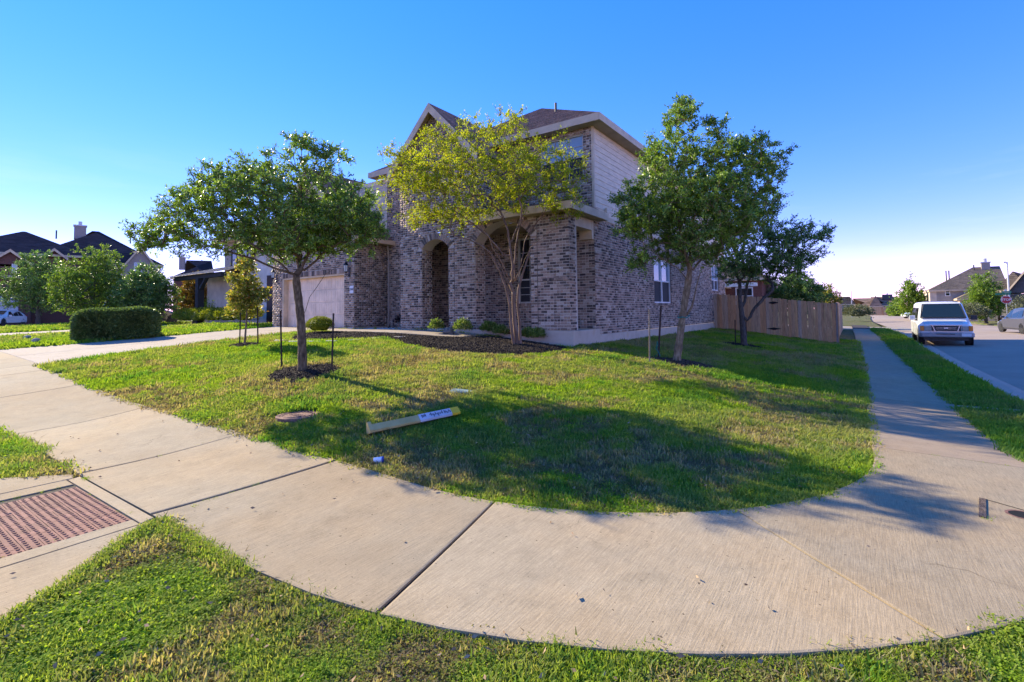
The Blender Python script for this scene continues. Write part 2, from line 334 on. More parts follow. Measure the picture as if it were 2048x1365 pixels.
# ------------------------------------------------------------------ sidewalk, slab by slab
PC = np.array([-3.3, 6.6]); RI = 3.40; RW = 1.56
def walk_pt(s, t):            # s metres along the pavement from its left end, t 0 inner edge .. 1 outer edge
    # left leg: s = x + 30 for x < -3.3; arc quarter; right leg
    La = 30-3.3; arc = R(90)*4.2
    if s <= La:
        x = s-30; return x, 3.2-1.58*t-(.15*max(0, (-8-x))*.12 if x < -8 else 0)*t
    if s <= La+arc:
        a = -R(90)+(s-La)/4.2; r = RI+RW*t; return PC[0]+r*math.cos(a), PC[1]+r*math.sin(a)
    y = PC[1]+(s-La-arc); w = 1.56-.28*min(1, (y-PC[1])/1.0); return .1+float(bend(y))+w*t, y
S_ARC0 = 30-3.3; S_ARC1 = S_ARC0+R(90)*4.2
def s_ang(deg): return S_ARC0+(R(deg)+R(90))*4.2
def s_y(y): return S_ARC1+(y-PC[1])
def slab(s0, s1, mat, parent, gap=.012, name='slab', skew0=0, skew1=0, top=.02):
    ss = [s0+gap/2, s0+gap/2+.012]+list(np.linspace(s0, s1, max(3, int((s1-s0)/.3)))[1:-1])+[s1-gap/2-.012, s1-gap/2]
    ts = [0, .008]+[.15, .3, .5, .7, .85]+[.992, 1]
    P = []
    for i, s in enumerate(ss):
        for j, t in enumerate(ts):
            k = (s-s0)/(s1-s0); q = s+(skew0*(1-k)+skew1*k)*(t-.5)
            x, y = walk_pt(q, t); e = -.003 if i in (0, len(ss)-1) or j in (0, len(ts)-1) else 0
            P.append((x, y, e))
    P = np.array(P); P[:, 2] += G(P[:, 0], P[:, 1])+top
    n, m = len(ss), len(ts); I = np.arange(n*m).reshape(n, m)
    Fs = [tuple(int(v) for v in q) for q in np.stack([I[:-1, :-1], I[:-1, 1:], I[1:, 1:], I[1:, :-1]], -1).reshape(-1, 4)]
    ring = list(I[:, 0])+list(I[-1, 1:])+list(I[-2::-1, -1])+list(I[0, -2:0:-1]); b0 = len(P)
    Vv = [tuple(p) for p in P]+[(P[r][0], P[r][1], P[r][2]-.11) for r in ring]; L = len(ring)
    for k in range(L): Fs.append((int(ring[k]), int(ring[(k+1) % L]), b0+(k+1) % L, b0+k))
    me = bpy.data.meshes.new(name); me.from_pydata(Vv, [], Fs); me.materials.append(MATS[mat]); me.update()
    return link(name, me, parent)
def poly_slab(name, pts, parent, mat, top=.02, thick=.12, sub=1):
    # flat-sided slab over an outline: edge ring with a small tooled edge, then the field
    pts = np.array(pts, float); c = pts.mean(0); ins = c+(pts-c)*(1-.012/np.linalg.norm(pts-c, axis=1))[:, None]
    z0 = G(pts[:, 0], pts[:, 1])+top; zi = G(ins[:, 0], ins[:, 1])+top; n = len(pts)
    Vv = [(p[0], p[1], z-.008) for p, z in zip(pts, z0)]+[(p[0], p[1], z) for p, z in zip(ins, zi)]+[(p[0], p[1], z-thick) for p, z in zip(pts, z0)]
    Fs = [tuple(range(n, 2*n))]+[(k, (k+1) % n, n+(k+1) % n, n+k) for k in range(n)]+[(2*n+k, 2*n+(k+1) % n, (k+1) % n, k) for k in range(n)]
    me = bpy.data.meshes.new(name); me.from_pydata(Vv, [], Fs); me.materials.append(MATS[mat]); me.update(); return link(name, me, parent)
# dirt bed that shows in the joints
bed = MB(); ssb = np.linspace(8.5, s_y(60), 160)
for a, b_ in zip(ssb[:-1], ssb[1:]):
    for t0, t1 in ((.02, .34), (.34, .66), (.66, .98)):
        q = [walk_pt(a, t0), walk_pt(a, t1), walk_pt(b_, t1), walk_pt(b_, t0)]; bed.face([(x, y, g(x, y)+.002) for x, y in q])
walk = tag(bed.build('sidewalk', 'joint_dirt'), 'pale concrete sidewalk curving round the corner lawn', 'sidewalk', kind='structure')
cuts = [8.6, 11.7, 14.0-.4, 30-15.2, 30-12.8, 30-9.6, 30-6.53]
for a, b_ in zip(cuts[:-1], cuts[1:]): slab(a, b_, 'concrete', walk, .016, skew0=-.15, skew1=-.15)
slab(30-6.53, 30-4.62, 'concrete', walk, .02, skew0=-.12, skew1=-.2)
slab(30-4.60, s_ang(-76.5), 'concrete', walk, .03, skew0=-.2, skew1=.0)
slab(s_ang(-76.5), s_ang(-43.7), 'concrete', walk, .02)
slab(s_ang(-43.7), s_y(7.1), 'concrete', walk, .006)
ys = [7.1, 11.55, 16.2, 20.8, 25.4, 30, 34.6, 39.2, 43.8, 48.6]
for a, b_ in zip(ys[:-1], ys[1:]): slab(s_y(a), s_y(b_), 'concrete_side', walk, .014)
# ramp towards the side street
arc_o = [(PC[0]+(RI+RW+.012)*math.cos(R(a)), PC[1]+(RI+RW+.012)*math.sin(R(a))) for a in (-30, -22, -14, -7, 0)]
poly_slab('slab', arc_o+[(1.42, 7.45), (3.4, 7.6), (3.4, 3.6)], walk, 'concrete', .018)
# thin strips of concrete across the verge
for (y0, y1) in ((11.25, 11.62), (37.6, 38.4)):
    b0 = float(bend(y0)); poly_slab('slab', [(1.40+b0, y0), (2.45+b0, y0), (2.45+b0, y1), (1.40+b0, y1)], walk, 'concrete_side')
# the wood strip left in the joint, the hairline beside it and the valve hole, its shaded depth painted as a flat black disc
def flat_strip(name, p0, p1, w, mat, parent, z=.024, zt=.004):
    p0 = Vector((*p0, 0)); p1 = Vector((*p1, 0)); d = (p1-p0).normalized(); n = Vector((-d.y, d.x, 0))*w/2; mb = MB()
    q = [p0-n, p1-n, p1+n, p0+n]; mb.hexa([(v.x, v.y, g(v.x, v.y)+z-.02) for v in q]+[(v.x, v.y, g(v.x, v.y)+z) for v in q])
    return mb.build(name, mat, parent)
flat_strip('expansion_board', (.727, 5.159), (.805, 5.665), .042, 'rotten_wood', walk, .027)
flat_strip('joint_line', (.825, 5.66), (1.35, 5.33), .012, 'joint_dirt', walk, .0225)
mb = MB(); hz = g(.985, 5.40)+.0235; ring = []
for r in (.105, .085):
    ring.append([(.995+r*math.cos(t), 5.40+r*math.sin(t), hz) for t in np.linspace(0, 2*math.pi, 24, endpoint=False)])
for k in range(24): mb.face([ring[0][k], ring[0][(k+1) % 24], ring[1][(k+1) % 24], ring[1][k]], 0)
mb.face(ring[1], 1)
tag(mb.build('valve_box', ['rust_iron', 'hole_shade']), 'round rust-rimmed valve hole sunk in the corner pavement', 'valve box')

# ------------------------------------------------------------------ curb ramp with red tactile pavers
ramp_o = tag(empty('curb_ramp', (-5.5, 1.2, 0)), 'concrete curb ramp leading off the sidewalk with red pavers', 'curb ramp', kind='structure')
def rs(pts): o = poly_slab('slab', pts, ramp_o, 'concrete', .018); o.location = (5.5, -1.2, 0); return o
PX0, PX1, PY0, PY1 = -6.22, -4.72, .66, 1.50
rs([(-6.47, 1.60), (-6.45, PY1+.005), (-4.56, PY1+.005), (-4.60, 1.60)])
rs([(-6.45, .2), (PX0-.01, .2), (PX0-.01, PY1), (-6.45, PY1)]); rs([(PX1+.01, .2), (-4.52, .2), (-4.56, PY1), (PX1+.01, PY1)])
rs([(PX0-.005, .2), (PX1+.005, .2), (PX1+.005, PY0-.01), (PX0-.005, PY0-.01)])
rs([(-4.505, .2), (-3.45, .2), (-3.72, .60), (-3.94, .9), (-4.41, 1.38), (-4.55, 1.585)]); rs([(-7.9, .2), (-6.465, .2), (-6.465, 1.55), (-6.62, 1.585), (-7.07, 1.15)])
pm = MB(); L2, W2, H2 = .0985, .0485, .05
pm.box((-L2, -W2, -.05), (L2, W2, 0), 0, skip=(0,))
for i in range(4):
    for j in range(2): pm.lathe([(.0125, 0), (.0105, .005), (.006, .0065), (0, .0065)], ((i-1.5)*.049, (j-.5)*.049, 0), 7)
pme = pm.mesh('paver', 'paver_red'); zz = g(-5.5, 1.1)+.014
nx = int((PX1-PX0)/.2)+1; ny = int((PY1-PY0)/.2)+1
for i in range(nx):
    for j in range(ny):
        cx, cy = PX1-.1-i*.2005, PY1-.105-j*.2005
        for k in (-1, 1):
            horiz = (i+j) % 2 == 0
            if cx < PX0: continue
            o = link('paver', pme, ramp_o, (cx+5.5+(0 if horiz else k*.05), cy-1.2+(k*.05 if horiz else 0), g(cx, cy)+.014+random.uniform(-.0015, .0015)))
            o.rotation_euler = (random.uniform(-.004, .004), random.uniform(-.004, .004), 0 if horiz else R(90))
mb = MB(); mb.face([(x, y, g(x, y)+.004) for x, y in ((PX0-.3, .2), (PX1+.3, .2), (PX1+.2, 1.6), (PX0-.2, 1.6))]); o = mb.build('bedding', 'joint_dirt', ramp_o); o.location = (5.5, -1.2, 0)

# ------------------------------------------------------------------ drives and paths
def drive(name, label, x0, x1, y0, y1, xs, ysl, mat='concrete_drive', top=.022):
    root = tag(empty(name, ((x0+x1)/2, (y0+y1)/2, 0)), label, 'driveway', kind='structure')
    for xa, xb in zip(xs[:-1], xs[1:]):
        for ya, yb in zip(ysl[:-1], ysl[1:]):
            nx_, ny_ = max(2, int((xb-xa)/.5)+1), max(2, int((yb-ya)/.5)+1); gq = .007
            X = np.concatenate([[xa+gq, xa+gq+.012], np.linspace(xa, xb, nx_)[1:-1], [xb-gq-.012, xb-gq]]); Y = np.concatenate([[ya+gq, ya+gq+.012], np.linspace(ya, yb, ny_)[1:-1], [yb-gq-.012, yb-gq]])
            XX, YY = np.meshgrid(X, Y, indexing='ij'); Z = G(XX, YY)+top
            Z[0] -= .008; Z[-1] -= .008; Z[:, 0] -= .008; Z[:, -1] -= .008
            n, m = XX.shape; I = np.arange(n*m).reshape(n, m)
            Fs = np.stack([I[:-1, :-1], I[1:, :-1], I[1:, 1:], I[:-1, 1:]], -1).reshape(-1, 4).tolist()
            Vv = np.stack([XX, YY, Z], -1).reshape(-1, 3); ring = list(I[:, 0])+list(I[-1, 1:])+list(I[-2::-1, -1])+list(I[0, -2:0:-1]); b0 = len(Vv); Lr = len(ring)
            low = Vv[ring].copy(); low[:, 2] -= .1; Vv = np.concatenate([Vv, low])
            Fs += [(int(ring[(k+1) % Lr]), int(ring[k]), b0+k, b0+(k+1) % Lr) for k in range(Lr)]
            me = bpy.data.meshes.new('slab'); me.from_pydata(Vv.tolist(), [], Fs); me.materials.append(MATS[mat]); me.update()
            o = link('slab', me, root); o.location = (-(x0+x1)/2, -(y0+y1)/2, 0)
    return root
drive('driveway', 'concrete driveway rising from the sidewalk to the cream garage door', -21.3, -16.05, 3.2, 11.62, [-21.3, -18.68, -16.05], [3.2, 6.0, 8.8, 11.62])
drive('neighbour_driveway', 'second concrete driveway beyond the clipped hedge', -33.5, -28.2, 1.4, 12.6, [-33.5, -30.8, -28.2], [1.4, 5, 9, 12.6])
drive('front_path', 'short concrete path along the front of the brick house', -16.03, -9.2, 10.35, 11.52, [-16.03, -13.6, -11.4, -9.2], [10.35, 11.52], top=.024)

# ------------------------------------------------------------------ side street: kerb, gutter, asphalt
def strip(name, prof, ys, mat, label, cat, dz=0):   # prof: list of (x, z) offsets
    V = []; 
    for y in ys:
        b = float(bend(y))
        for x, z in prof: V.append((x+b, y, g(2.45, y)+z+dz))
    n, m = len(ys), len(prof); I = np.arange(n*m).reshape(n, m)
    Fq = np.stack([I[:-1, :-1], I[:-1, 1:], I[1:, 1:], I[1:, :-1]], -1).reshape(-1, 4)
    return tag(link(name, arr_mesh(name, V, Fq[:, ::-1], mat)), label, cat, kind='structure')
yk = list(np.arange(7.8, 48.9, 1.0))+[48.9]
strip('kerb', [(2.38, -.02), (2.40, .015), (2.50, .018), (2.60, -.01), (2.66, -.085), (2.72, -.11), (3.02, -.10), (3.03, -.16)], yk, 'concrete_kerb', 'low concrete kerb and gutter beside the side street', 'kerb')
yr = list(np.arange(-30, 200, 2.0))
strip('road', [(2.98, -.115), (4.5, -.08), (7.05, -.02), (9.6, -.06), (11.5, -.11), (11.6, -.12)], yr, 'asphalt', 'worn grey asphalt side street running past the house', 'road')
mbx = MB()
for xa, xb in zip(np.linspace(-60, 2.95, 22)[:-1], np.linspace(-60, 2.95, 22)[1:]):
    mbx.face([(xa, 49.05, g(xa, 49)-.10), (xb, 49.05, g(xb, 49)-.10), (xb, 58.9, g(xb, 59)-.10), (xa, 58.9, g(xa, 59)-.10)])
for xa, xb in zip(np.linspace(2.9, 80, 14)[:-1], np.linspace(2.9, 80, 14)[1:]):
    mbx.face([(xa, 49.05, g(xa, 49)+(.02 if xa > 11 else -.075)), (xb, 49.05, g(xb, 49)+(.02 if xb > 11 else -.075)), (xb, 58.9, g(xb, 59)+(.02 if xb > 11 else -.075)), (xa, 58.9, g(xa, 59)+(.02 if xa > 11 else -.075))])
tag(mbx.build('cross_street', 'concrete_kerb'), 'pale cross street at the far end of the side street', 'road', kind='structure')
mbx = MB(); yk2 = np.arange(-20, 48.5, 2)
for ya, yb in zip(yk2[:-1], yk2[1:]):
    a, b_ = float(bend(ya)), float(bend(yb)); za, zb = g(12, ya), g(12, yb)
    mbx.hexa([(11.5+a, ya, za-.3), (11.9+a, ya, za-.3), (11.9+b_, yb, zb-.3), (11.5+b_, yb, zb-.3), (11.5+a, ya, za+.03), (11.9+a, ya, za+.03), (11.9+b_, yb, zb+.03), (11.5+b_, yb, zb+.03)])
tag(mbx.build('far_kerb', 'concrete_kerb'), 'concrete kerb on the far side of the side street', 'kerb', kind='structure')
# pale street that curves away in front of the distant house on the other side
mbx = MB(); pts0 = [(-40, -7), (-44, 3.5), (-50, 8.5), (-60, 11.5), (-90, 14)]; pts1 = [(-50, -7), (-52, -1), (-58, 3.0), (-66, 5.0), (-92, 7)]
for k in range(4):
    q = [pts0[k], pts0[k+1], pts1[k+1], pts1[k]]; mbx.face([(x, y, g(x, y)+.03) for x, y in q][::-1])
tag(mbx.build('front_street', 'concrete_kerb'), 'pale street curving past the neighbouring lawns', 'road', kind='structure')
# ================================================================== the brick house
def brick_mat(name, tint=(1, 1, 1), dark=.2):
    m, nt, b, out = new_mat(name); r = one_random(nt); v = position(nt)
    c = ramp(nt, [(0, (.085, .066, .055)), (dark*.9, (.13, .098, .078)), (dark+.1, (.225, .16, .118)), (.45, (.33, .235, .17)), (.60, (.385, .27, .195)), (.75, (.44, .30, .215)), (.88, (.49, .38, .285)), (1, (.58, .475, .375))], r)
    n = noise(nt, v, 26, 4, .65); n2 = noise(nt, v, 120, 2)
    c = mix(nt, c, ramp(nt, [(.30, (.55,)*3), (.46, (.95,)*3), (.8, (1.12,)*3)], n), 1, 'MULTIPLY')
    c = mix(nt, c, ramp(nt, [(.3, (.85,)*3), (.7, (1.12,)*3)], n2), 1, 'MULTIPLY'); c = mix(nt, c, tint, 1, 'MULTIPLY')
    nt.links.new(c, b.inputs['Base Color']); b.inputs['Roughness'].default_value = .85; b.inputs['Specular IOR Level'].default_value = .3
    add_bump(nt, b, n, .4, .006); MATS[name] = m
brick_mat('brick', dark=.20); brick_mat('brick_red', (1.0, .62, .52), .3); brick_mat('brick_pale', (1.2, 1.12, 1.05), .03)
pmat('mortar', [(.3, (.52, .44, .35)), (.7, (.63, .54, .43))], 30, .95, .3, 120)
pmat('foundation', [(.3, (.46, .37, .28)), (.55, (.56, .46, .35)), (.75, (.52, .38, .26))], 2.2, .9, .25, 60)
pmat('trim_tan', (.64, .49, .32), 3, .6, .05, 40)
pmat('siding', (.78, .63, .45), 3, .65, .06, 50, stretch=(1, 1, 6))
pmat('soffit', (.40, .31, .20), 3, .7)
pmat('garage_cream', (.80, .62, .44), 2.5, .5, .03, 60)
pmat('shingle_brown', [(.3, (.17, .115, .085)), (.7, (.33, .235, .18))], 18, .95, .5, 150, rand=.28)
pmat('shingle_dark', [(.3, (.035, .03, .032)), (.7, (.075, .062, .06))], 18, .95, .5, 150, rand=.25)
pmat('shingle_tan', [(.3, (.12, .095, .075)), (.7, (.21, .17, .135))], 12, .95, .4, 90, rand=.2)
pmat('window_frame', (.55, .51, .44), 4, .5); pmat('white_frame', (.72, .72, .70), 4, .45); pmat('bronze', (.035, .03, .028), 4, .45)
glass_mat('glass'); glass_mat('glass_sky', (.25, .33, .40), .05); glass_mat('lamp_glass', (.6, .62, .6), .1, .6)
pmat('screen_mesh', (.035, .036, .04), 60, .7)
pmat('downspout', (.36, .295, .23), 4, .5); pmat('black_metal', (.012, .012, .013), 6, .4, metallic=.4); pmat('plaque', (.74, .73, .74), 6, .5); pmat('ink', (.05, .05, .07), 6, .6)
pmat('grey_plastic', (.22, .2, .18), 6, .5); pmat('vent_pipe', (.06, .06, .06), 6, .6)

BL, BG, CH = .190, .016, .0790     # brick length, joint, course height
BRICKS = []                        # (centre, u, n, length, height) of every brick of the house
def subtract(iv, a, b):
    out = []
    for p, q in iv:
        if b <= p or a >= q: out.append((p, q)); continue
        if a > p: out.append((p, a))
        if b < q: out.append((b, q))
    return out
def brick_wall(mort, o, u, n, u0, u1, z0, z1, holes=(), lim=None, proud=0.0, store=None, phase=0.0):
    """lays courses on the plane through o (x, y) along u with outward normal n; holes: (a, b, za, zb) or a function z -> (a, b)"""
    store = BRICKS if store is None else store
    k = 0; z = z0
    while z < z1-.02:
        h = min(CH, z1-z); zm = z+h/2; iv = [(u0, u1)]
        if lim:
            a, b = lim(zm); iv = [(max(u0, a), min(u1, b))] if min(u1, b) > max(u0, a) else []
        for hl in holes:
            if callable(hl):
                r = hl(zm)
                if r: iv = subtract(iv, *r)
            elif hl[2] < zm < hl[3]: iv = subtract(iv, hl[0], hl[1])
        for a, b in iv:
            P = lambda t, zz: (o[0]+u[0]*t, o[1]+u[1]*t, zz)
            mort.face([P(a, z), P(b, z), P(b, z+h), P(a, z+h)] if (u[0]*n[1]-u[1]*n[0]) < 0 else [P(b, z), P(a, z), P(a, z+h), P(b, z+h)])
        off = (k % 2)*(BL+BG)/2+phase; s = math.floor((u0-off)/(BL+BG))*(BL+BG)+off
        while s < u1:
            for a, b in iv:
                p, q = max(s, a), min(s+BL, b)
                if q-p > .15 and random.random() < .42:          # a stretcher laid as two headers
                    for p_, q_ in ((p, (p+q-BG)/2), ((p+q+BG)/2, q)):
                        t = (p_+q_)/2; d = .007+proud+random.uniform(-.002, .003); store.append((o[0]+u[0]*t+n[0]*d, o[1]+u[1]*t+n[1]*d, z+(h-BG)/2+BG/2, u[0], u[1], n[0], n[1], (q_-p_)/2, (h-BG)/2))
                elif q-p > .035:
                    t = (p+q)/2; d = .007+proud+random.uniform(-.002, .003)
                    store.append((o[0]+u[0]*t+n[0]*d, o[1]+u[1]*t+n[1]*d, z+(h-BG)/2+BG/2, u[0], u[1], n[0], n[1], (q-p)/2, (h-BG)/2))
            s += BL+BG
        z += CH; k += 1
def bricks_mesh(name, B, mat):
    B = np.array(B); n = len(B); C = B[:, :3]; U = np.stack([B[:, 3], B[:, 4], np.zeros(n)], 1)*B[:, 7:8]; N = np.stack([B[:, 5], B[:, 6], np.zeros(n)], 1)*.02; Z = np.zeros((n, 3)); Z[:, 2] = B[:, 8]
    tilt = rng.normal(0, .0012, (n, 1)); Nn = N/.02
    F0 = C+Nn*0; 
    V = np.stack([F0-U-Z+Nn*tilt, F0+U-Z-Nn*tilt, F0+U+Z-Nn*tilt, F0-U+Z+Nn*tilt, F0-U-Z-N, F0+U-Z-N, F0+U+Z-N, F0-U+Z-N], 1).reshape(-1, 3)
    q = np.array([(0, 1, 2, 3), (1, 5, 6, 2), (4, 0, 3, 7), (3, 2, 6, 7), (4, 5, 1, 0)]); Fq = (np.arange(n)[:, None, None]*8+q[None]).reshape(-1, 4)
    flip = (B[:, 3]*B[:, 6]-B[:, 4]*B[:, 5]) > 0
    Fq = Fq.reshape(n, 5, 4); Fq[flip] = Fq[flip][:, :, ::-1]
    return arr_mesh(name, V, Fq.reshape(-1, 4), mat)
house = tag(empty('brick_house', (-12, 16, 1.05)), 'two storey brick house with arched porch and steep gable', 'house')
HL = Vector((12, -16, -1.05))
def hpart(mb, name, mats, smooth=False, parent=None, bevel=0):
    o = mb.build(name, mats, house if parent is None else parent, smooth, bevel=bevel)
    if parent is None: o.location = HL
    return o
YF, YB, XS, ZS, ZB = 11.71, 13.30, -6.30, 1.07, .885     # facade, main front wall, side wall, slab, brick ledge on the side
ux, uy = (1, 0), (0, 1)
def arch(a, b, zs, rise):
    r = ((b-a)**2/4+rise**2)/(2*rise); zc = zs+rise-r; xc = (a+b)/2
    def f(z):
        if z < ZS-.2: return None
        if z <= zs: return (a, b)
        if z >= zs+rise: return None
        w = math.sqrt(max(0, r*r-(z-zc)**2)); return (xc-w, xc+w)
    f.data = (xc, zc, r, a, b, zs); return f
A1 = arch(-11.88, -10.68, 3.72, .30); A2 = arch(-9.57, -7.54, 3.78, .52)
def ring_hole(ar, w):
    xc, zc, r, a, b, zs = ar.data
    def f(z):
        if z <= zs-.02: return (a, b)
        R_ = r+w
        if z >= zc+R_: return None
        t = math.sqrt(max(0, R_*R_-(z-zc)**2)); return (xc-t, xc+t)
    return f
walls = MB()
# facade with the two arches, gable over its left part
gable_lim = lambda z: (-13, -6.2) if z < 4.42 else ((-12.93, -9.51) if z < 6.7 else (-11.22-(8.25-z)/1.0, -11.22+(8.25-z)/1.0))
brick_wall(walls, (0, YF), ux, (0, -1), -12.93, XS, ZS, 8.25, [ring_hole(A1, .2), ring_hole(A2, .2)], gable_lim)
# soldier courses: arch rings, and the projecting bands on the piers
def ring_bricks(ar, y, n, w=.2, proud=.012):
    xc, zc, r, a, b, zs = ar.data; t0 = math.asin(min(1, (b-a)/2/r)); nb = int(2*t0*r/.078); th = 2*t0/nb
    mb = MB()
    for k in range(nb):
        t = -t0+th*(k+.5); h = th*(r)/2-.004
        cx, cz = xc+math.sin(t)*(r+w/2), zc+math.cos(t)*(r+w/2); tx, tz = math.cos(t), -math.sin(t); rx, rz = math.sin(t), math.cos(t)
        d0, d1 = y-n*0+.0, y
        P = []
        for yy in (y+.03, y-proud):
            for su, sr in ((-1, -1), (1, -1), (1, 1), (-1, 1)):
                hw = h*(1+ .5*w/r*sr); P.append((cx+tx*hw*su+rx*w/2*sr, yy, cz+tz*hw*su+rz*w/2*sr))
        mb.hexa(P)
    return mb
for ar in (A1, A2):
    hpart(ring_bricks(ar, YF, 1), 'arch_ring', 'brick')
    xc, zc, r, a, b, zs = ar.data; t0 = math.asin(min(1, (b-a)/2/r)); mb = MB()
    for k in range(24):                                   # mortar behind the ring, and the curved underside
        ta, tb = -t0+2*t0*k/24, -t0+2*t0*(k+1)/24
        for (r0, r1) in ((r, r+.215),):
            mb.face([(xc+math.sin(ta)*r0, YF, zc+math.cos(ta)*r0), (xc+math.sin(tb)*r0, YF, zc+math.cos(tb)*r0), (xc+math.sin(tb)*r1, YF, zc+math.cos(tb)*r1), (xc+math.sin(ta)*r1, YF, zc+math.cos(ta)*r1)])
        mb.face([(xc+math.sin(ta)*r, YF-.004, zc+math.cos(ta)*r), (xc+math.sin(ta)*r, YF+.47, zc+math.cos(ta)*r), (xc+math.sin(tb)*r, YF+.47, zc+math.cos(tb)*r), (xc+math.sin(tb)*r, YF-.004, zc+math.cos(tb)*r)])
    hpart(mb, 'arch_mortar', 'mortar')
    for x, n, zt in ((a, (1, 0), zs), (b, (-1, 0), zs)):
        brick_wall(walls, (x, YF), uy, n, 0.0, .47, ZS, zt, phase=.03)
for (x0, x1, z) in ((-7.28, -6.32, 2.44), (-10.40, -9.62, 2.66), (-10.40, -9.62, 2.28)):
    x = x0; band = MB()
    while x < x1-.03: band.obox((0, YF, 0), ux, (0, -1), x, min(x+.062, x1), z, z+.075, -.02, .026); x += .072
    hpart(band, 'rowlock_band', 'brick')
mb = MB(); mb.obox((0, YF, 0), ux, (0, -1), -10.436, -10.424, ZS, 6.4, -.02, .009); hpart(mb, 'control_joint', 'joint_dirt'); mb = MB(); mb.obox((0, YF, 0), ux, (0, -1), -7.318, -7.306, ZS, 4.3, -.02, .009); hpart(mb, 'control_joint', 'joint_dirt')
# back of the porch wall, column side, left edge of the wing
def quadw(mb, x0, y0, x1, y1, z0, z1): mb.face([(x0, y0, z0), (x1, y1, z0), (x1, y1, z1), (x0, y0, z1)])
for a, b in ((-12.93, -11.88), (-10.68, -9.57), (-7.54, -6.31)):
    mb = MB(); mb.box((a+.002, YF+.02, ZS), (b-.002, YF+.47, 4.3)); hpart(mb, 'pier_core', 'mortar')
brick_wall(walls, (XS, 0), uy, (1, 0), YF, 12.08, ZS, 4.2); brick_wall(walls, (XS-.01, 12.08), (-1, 0), (0, 1), 0, 1.2, ZS, 4.2)
brick_wall(walls, (-12.93, 0), uy, (-1, 0), YF, YB, .95, 6.7)
brick_wall(walls, (-9.51, 0), uy, (1, 0), YF, YB, 4.5, 6.7)
brick_wall(walls, (-12.62, 0), uy, (1, 0), YF+.45, YB, ZS, 4.25)
# main front wall: porch back, upper right, recess
WP = (-9.07, -7.85, 1.87, 4.0); WU = (-8.15, -6.60, 5.62, 7.02)
brick_wall(walls, (0, YB), ux, (0, -1), -12.95, XS, ZS, 4.3, [WP]); brick_wall(walls, (0, YB), ux, (0, -1), -9.5, XS, 4.55, 7.16, [WU])
brick_wall(walls, (0, YB), ux, (0, -1), -15.47, -12.93, .98, 6.95)
# garage wing
YG = 11.71; DL, DR, DT = -20.42, -16.06, 3.16
GAP = 7.30
brick_wall(walls, (0, YG), ux, (0, -1), -21.16, -15.47, 1.10, GAP, [(DL, DR, 0, DT)], lambda z: (-21.16, -15.47) if z < 4.42 else (-18.31-(GAP-z), -18.31+(GAP-z)))
brick_wall(walls, (-15.47, 0), uy, (1, 0), YG, YB, 1.10, 4.42)
brick_wall(walls, (-21.16, 0), uy, (-1, 0), YG, 20, .9, 4.42)
for x, n in ((DL, (1, 0)), (DR, (-1, 0))): pass
# side wall on the street side
WS1 = (18.5, 20.62, 1.87, 3.62); WS2 = (27.75, 29.35, 2.62, 4.05)
brick_wall(walls, (XS, 0), uy, (1, 0), YB, 31.0, ZB, 4.38, [WS1, WS2])
hpart(walls, 'wall', 'mortar')
# the bricks: the largest three hundred one by one, the others joined
BA = np.array(BRICKS); dv = BA[:, :3]-CAM; dist = np.linalg.norm(dv, axis=1); facing = -(dv[:, 0]*BA[:, 5]+dv[:, 1]*BA[:, 6])/dist
size = np.sqrt(np.maximum(facing, .001))*BA[:, 7]/dist
hidden = (BA[:, 2] > 4.15) | ((BA[:, 1] > 13.0) & (BA[:, 0] < -6.4) & ((BA[:, 0] < -6.95) | (BA[:, 5] != 0))) | (BA[:, 0] < -7.6) | (facing < .1)
order = np.argsort(np.where(hidden, 0, size))[::-1]; first = set(order[:300].tolist())
um = MB(); um.box((-1, -.02, -1), (1, 0, 1)); ume = um.mesh('brick', 'brick'); wall_o = bpy.data.objects['wall']
for i in first:
    b = BA[i]; o = link('brick', ume, wall_o, (b[0], b[1], b[2])); ang = math.atan2(b[6], b[5])+R(90)
    if True: o.rotation_euler = (random.gauss(0, .002), random.gauss(0, .004), ang+R(180)+random.gauss(0, .004)); o.scale = (b[7], 1, b[8])
rest = [BRICKS[i] for i in range(len(BRICKS)) if i not in first]
o = link('bricks', bricks_mesh('bricks', rest, 'brick'), house); o.location = HL; o['kind'] = 'stuff'
# foundations and porch slab
fd = MB()
fd.box((XS-.3, YB+.08, .1), (XS+.028, 31.02, ZB-.003)); hpart(fd, 'foundation', 'foundation', bevel=.015); fd = MB(); fd.box((-12.95, YF-.015, .5), (XS+.10, YB+.09, ZS-.004)); hpart(fd, 'porch_slab', 'foundation', bevel=.015); fd = MB(); fd.box((-15.5, YF-.02, .8), (DR+.03, YB, 1.096)); hpart(fd, 'garage_footing', 'foundation', bevel=.015); fd = MB(); fd.box((-21.2, YF-.02, .8), (DL-.03, 20, 1.096)); hpart(fd, 'garage_footing', 'foundation', bevel=.015); fd = MB()
fd.box((-15.52, YB-.03, .8), (-12.9, YB+.1, .978)); hpart(fd, 'recess_footing', 'foundation', bevel=.015)
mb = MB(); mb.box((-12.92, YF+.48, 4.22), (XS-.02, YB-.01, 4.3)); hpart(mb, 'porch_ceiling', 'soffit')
mb = MB(); mb.box((XS-.36, 12.09, 3.98), (XS-.01, YB-.01, 4.27)); hpart(mb, 'porch_beam', 'trim_tan')
mb = MB(); mb.box((XS-.42, YB-.14, 3.72), (XS-.005, YB-.008, 4.27)); hpart(mb, 'beam_bracket', 'trim_tan')

